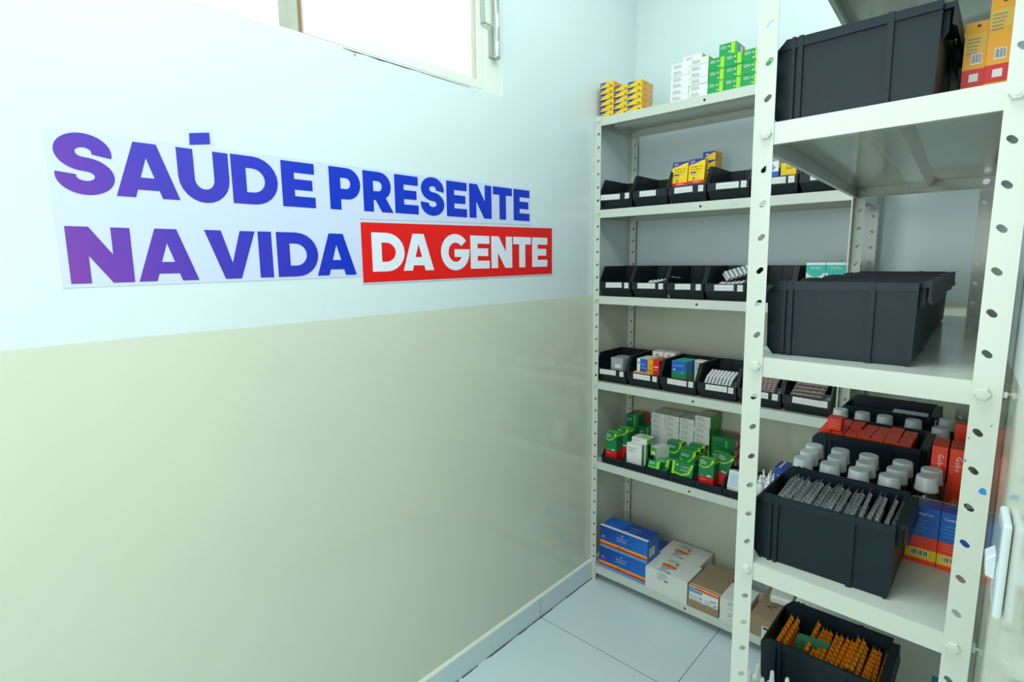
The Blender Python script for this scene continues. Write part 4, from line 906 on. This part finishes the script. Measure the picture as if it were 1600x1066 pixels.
for k, p in enumerate([(.957,-.303),(1.005,-.305),(1.051,-.305),(1.107,-.303)]): bt.put((p[0], p[1], z), 'dark medicine bottle with grey cap behind the orange-red boxes, %s from the left' % ['first', 'second', 'third', 'fourth'][k], 'capped bottles behind the orange-red boxes', (0,0,0), 'bottle')
bt.put((1.166,-.245,z), 'dark medicine bottle with grey cap standing alone near the far right', None, (0,0,0), 'bottle')
bt.put((1.160,-.336,z), 'dark medicine bottle with grey cap just behind the tall orange-red boxes', None, (0,0,0), 'bottle')
# small droppers behind the front crate
dr2 = Kind(dropper(.112, .011))
for k, x in enumerate([1.000, 1.030, 1.060]): dr2.put((x+.0,-.7625+.0,z), 'white dropper tip just behind the front crate, %s of three' % ['left', 'middle', 'right'][k], 'white droppers behind the front crate', (0,0,0), 'bottle')
# orange-red boxes in the middle crate
w, d, hh = .0231, .0575, .0575
rb_ = Kind(carton(w, d, hh, {'*':'orange_red'}, [('t','lines',.006,.044,.020,4,.011,'pink'), ('t','rect',0,0,w,.0012,'red'), ('t','rect',w-.0012,0,w,d,'red'), ('t','rect',0,d-.0012,w,d,'red'), ('f','lines',.004,hh-.014,.02,6,.006,'pink')]))
z = BZ[3]+.003
for row in range(2):
    for k in range(7):
        x = xb(-.52)+.0105+.0245*k
        for lv in range(2):
            rb_.put((x, -.5100+.060*row+random.uniform(0,.0015), z+lv*(hh+.0004)+(random.uniform(0,.003) if lv else 0)), 'small orange-red box in the middle crate, %s row, %s from left, %s' % (['near', 'far'][row], ['first', 'second', 'third', 'fourth', 'fifth', 'sixth', 'seventh'][k], ['lower layer', 'upper layer'][lv]), 'orange-red boxes in the middle crate', ((random.uniform(-.03,.03), random.uniform(-.02,.02), random.uniform(-.01,.01)) if lv else (0,0,0)))
rbs = Kind(carton(.0270, .034, .026, {'*':'orange_red'}, [('f','lines',.004,.020,.024,3,.006,'pink'), ('t','lines',.006,.024,.02,2,.008,'pink')]))
rbs.put((.969,-.4980,z+2*hh+.0035), 'small orange-red box lying on top at the left corner of the middle crate'); 
# paper scrap in far crate
q = MB(); q.mesh([(0,0,0),(.02,.004,.008),(.034,-.002,.002),(.05,.006,.009),(.048,.022,.003),(.02,.02,.006)], [(0,1,5),(1,2,5),(2,4,5),(2,3,4)], 'white_card')
first(q.obj('paper_scrap'), (1.068,-.205,BZ[3]+.0975), 'crumpled white paper scrap in the far crate', 'paper')
first(carton(.075,.11,.094,'white_card'), (1.045,-.210,BZ[3]+.003), 'white carton inside the far crate of the near unit, under a paper scrap', 'box')
# tall orange-red boxes on the right
w, d, hh = .0225, .030, .0790
gb = Kind(carton(w, d, hh, {'*':'orange_red'}, [('f','text','Gobo',.009,hh-.012,.013,'white_card',-math.pi/2), ('f','lines',.003,.045,.008,3,.006,'pink'), ('t','lines',.005,.02,.018,2,.006,'pink')]))
for ci, x in enumerate([1.1665, 1.1925]):
    for ri, y in enumerate([-.619, -.586]):
        for lv in range(2): gb.put((x-.001*ri, y, BZ[3]+.0003+lv*(hh+.0004)), 'tall narrow orange-red box by the near right post, %s %s column, %s' % (['front', 'rear'][ri], ['left', 'right'][ci], ['lower', 'upper'][lv]), 'tall orange-red boxes by the right post')
cz = carton(.024, .030, .170, {'*':'orange_red'}); first(cz, (1.1900,-.470,BZ[3]+.0003), 'tallest orange-red box, farthest one against the right wall', 'box')
# blue, red and yellow boxes
w, d, hh = .0415, .044, .0975
bry = Kind(carton(w, d, hh, {'*':'blue','t':'deep_blue','l':'amber'}, [('f','rect',0,0,w,.047,'orange_red'), ('f','rect',0,.008,w,.026,'yellow',2), ('f','bars',.006,.013,.032,.023), ('f','lines',.006,.043,.03,3,.005,'pink'), ('f','text','Complex',.004,.084,.0078,'white_card'), ('f','lines',.005,.074,.034,4,.006,'sky_blue'), ('l','rect',0,0,d,.047,'orange_red'), ('l','rect',0,.008,d,.05,'amber',2), ('t','rect',0,d-.003,w,d,'yellow'), ('t','lines',.006,.034,.030,2,.009,'sky_blue')]))
bry.put((1.1540,-.7780,BZ[3]+.0003), 'blue, red and yellow box with barcode beside the front crate'); bry.put((1.1965,-.7790,BZ[3]+.0003), 'blue, red and yellow box half hidden by the near right post')

# lowest visible crate: orange strips, green leaflet, loose droppers in front
z = BZ[4]+.003
os_ = Kind(blister(.098, .105, 6, 7, 'orange_bump', 'amber', .0064, .0055, 1, True))
x0 = .944
for k in range(15): os_.put((x0+.068+.0083*k, -.776+random.uniform(0,.003), z+.002+(.010 if k in (0, 8, 9) else 0)), 'orange blister strip standing in the lowest crate, %s counted from left' % (['first']+NTH[1:])[k], 'orange blister strips in the lowest crate', (random.uniform(-.02,.02), -math.pi/2+random.uniform(-.015,.02)+.06, random.uniform(-.02,.02)), 'blister pack')
for k in range(2): os_.put((x0+.016+.012*k, -.774, z+.003), 'orange blister strip leaning at the left end of the lowest crate, %s one' % ['outer', 'inner'][k], 'orange strips at the left end', (0, -math.pi/2+.06, 0), 'blister pack')
q = MB(); q.box((0,0,0),(.056,.0015,.105),'green_foil'); q.box((.004,-.0006,.010),(.052,0,.066),'amber'); q.box((.004,-.0006,.070),(.052,0,.073),'mid_green'); first(q.obj('leaflet'), (x0+.030,-.750,z+.022), 'translucent green leaflet standing left of the orange strips', 'leaflet', rot=(.20,.20,.45))
dr3 = Kind(dropper(.090, .0125))
for k, (x, y) in enumerate([(.957,-.850),(.982,-.852),(1.008,-.852),(.951,-.880),(.974,-.882)]):
    dr3.put((x, y, BZ[4]+.0003), 'white dropper bottle in front of the lowest crate, %s' % ['back left', 'back middle', 'back right', 'front left', 'front middle'][k], 'dropper bottles in front of the lowest crate', (0,0,0), 'bottle')
cz = carton(.032, .10, .110, {'*':'teal_dark'}); first(cz, (1.2050,-.800,BZ[4]+.0003), 'dark teal box standing low behind the near right post', 'box')

# ------------------------------------------------------------------ light switch on the right wall stub
ls = thing('light_switch', 'white plastic wall switch on the right wall beside the near shelving unit', 'light switch', (1.2680, -1.173, 1.082), None, .055)
q = MB(); q.box((-.0075, 0, -.058), (-.0004, .056, .040), 'switch_plastic'); q.obj('switch_plate', ls, bevel=.0025)
q = MB(); q.box((-.0088, .010, -.004), (-.0076, .046, .032), 'switch_grey'); q.obj('switch_insert', ls)
q = MB(); q.prism([(-.0078, .002), (-.0078, -.026), (-.0150, -.024), (-.0160, -.006)], 'y', .018, .042, 'switch_plastic'); q.obj('rocker', ls, bevel=.001)
# small red scuffs on the second shelf edge and a grey one on the fourth
q = MB(); rr = random.Random(5)
for i in range(9):
    x = .515+rr.uniform(0, .045); z_ = 1.5565+rr.uniform(-.004, .006); q.face([(x-AX, .0012, z_), (x-AX+rr.uniform(.001,.004), .0012, z_+rr.uniform(0,.001)), (x-AX+.001, .0012, z_+rr.uniform(.001,.002))], 'stain_red')
q.obj('paint_scuff', ra)
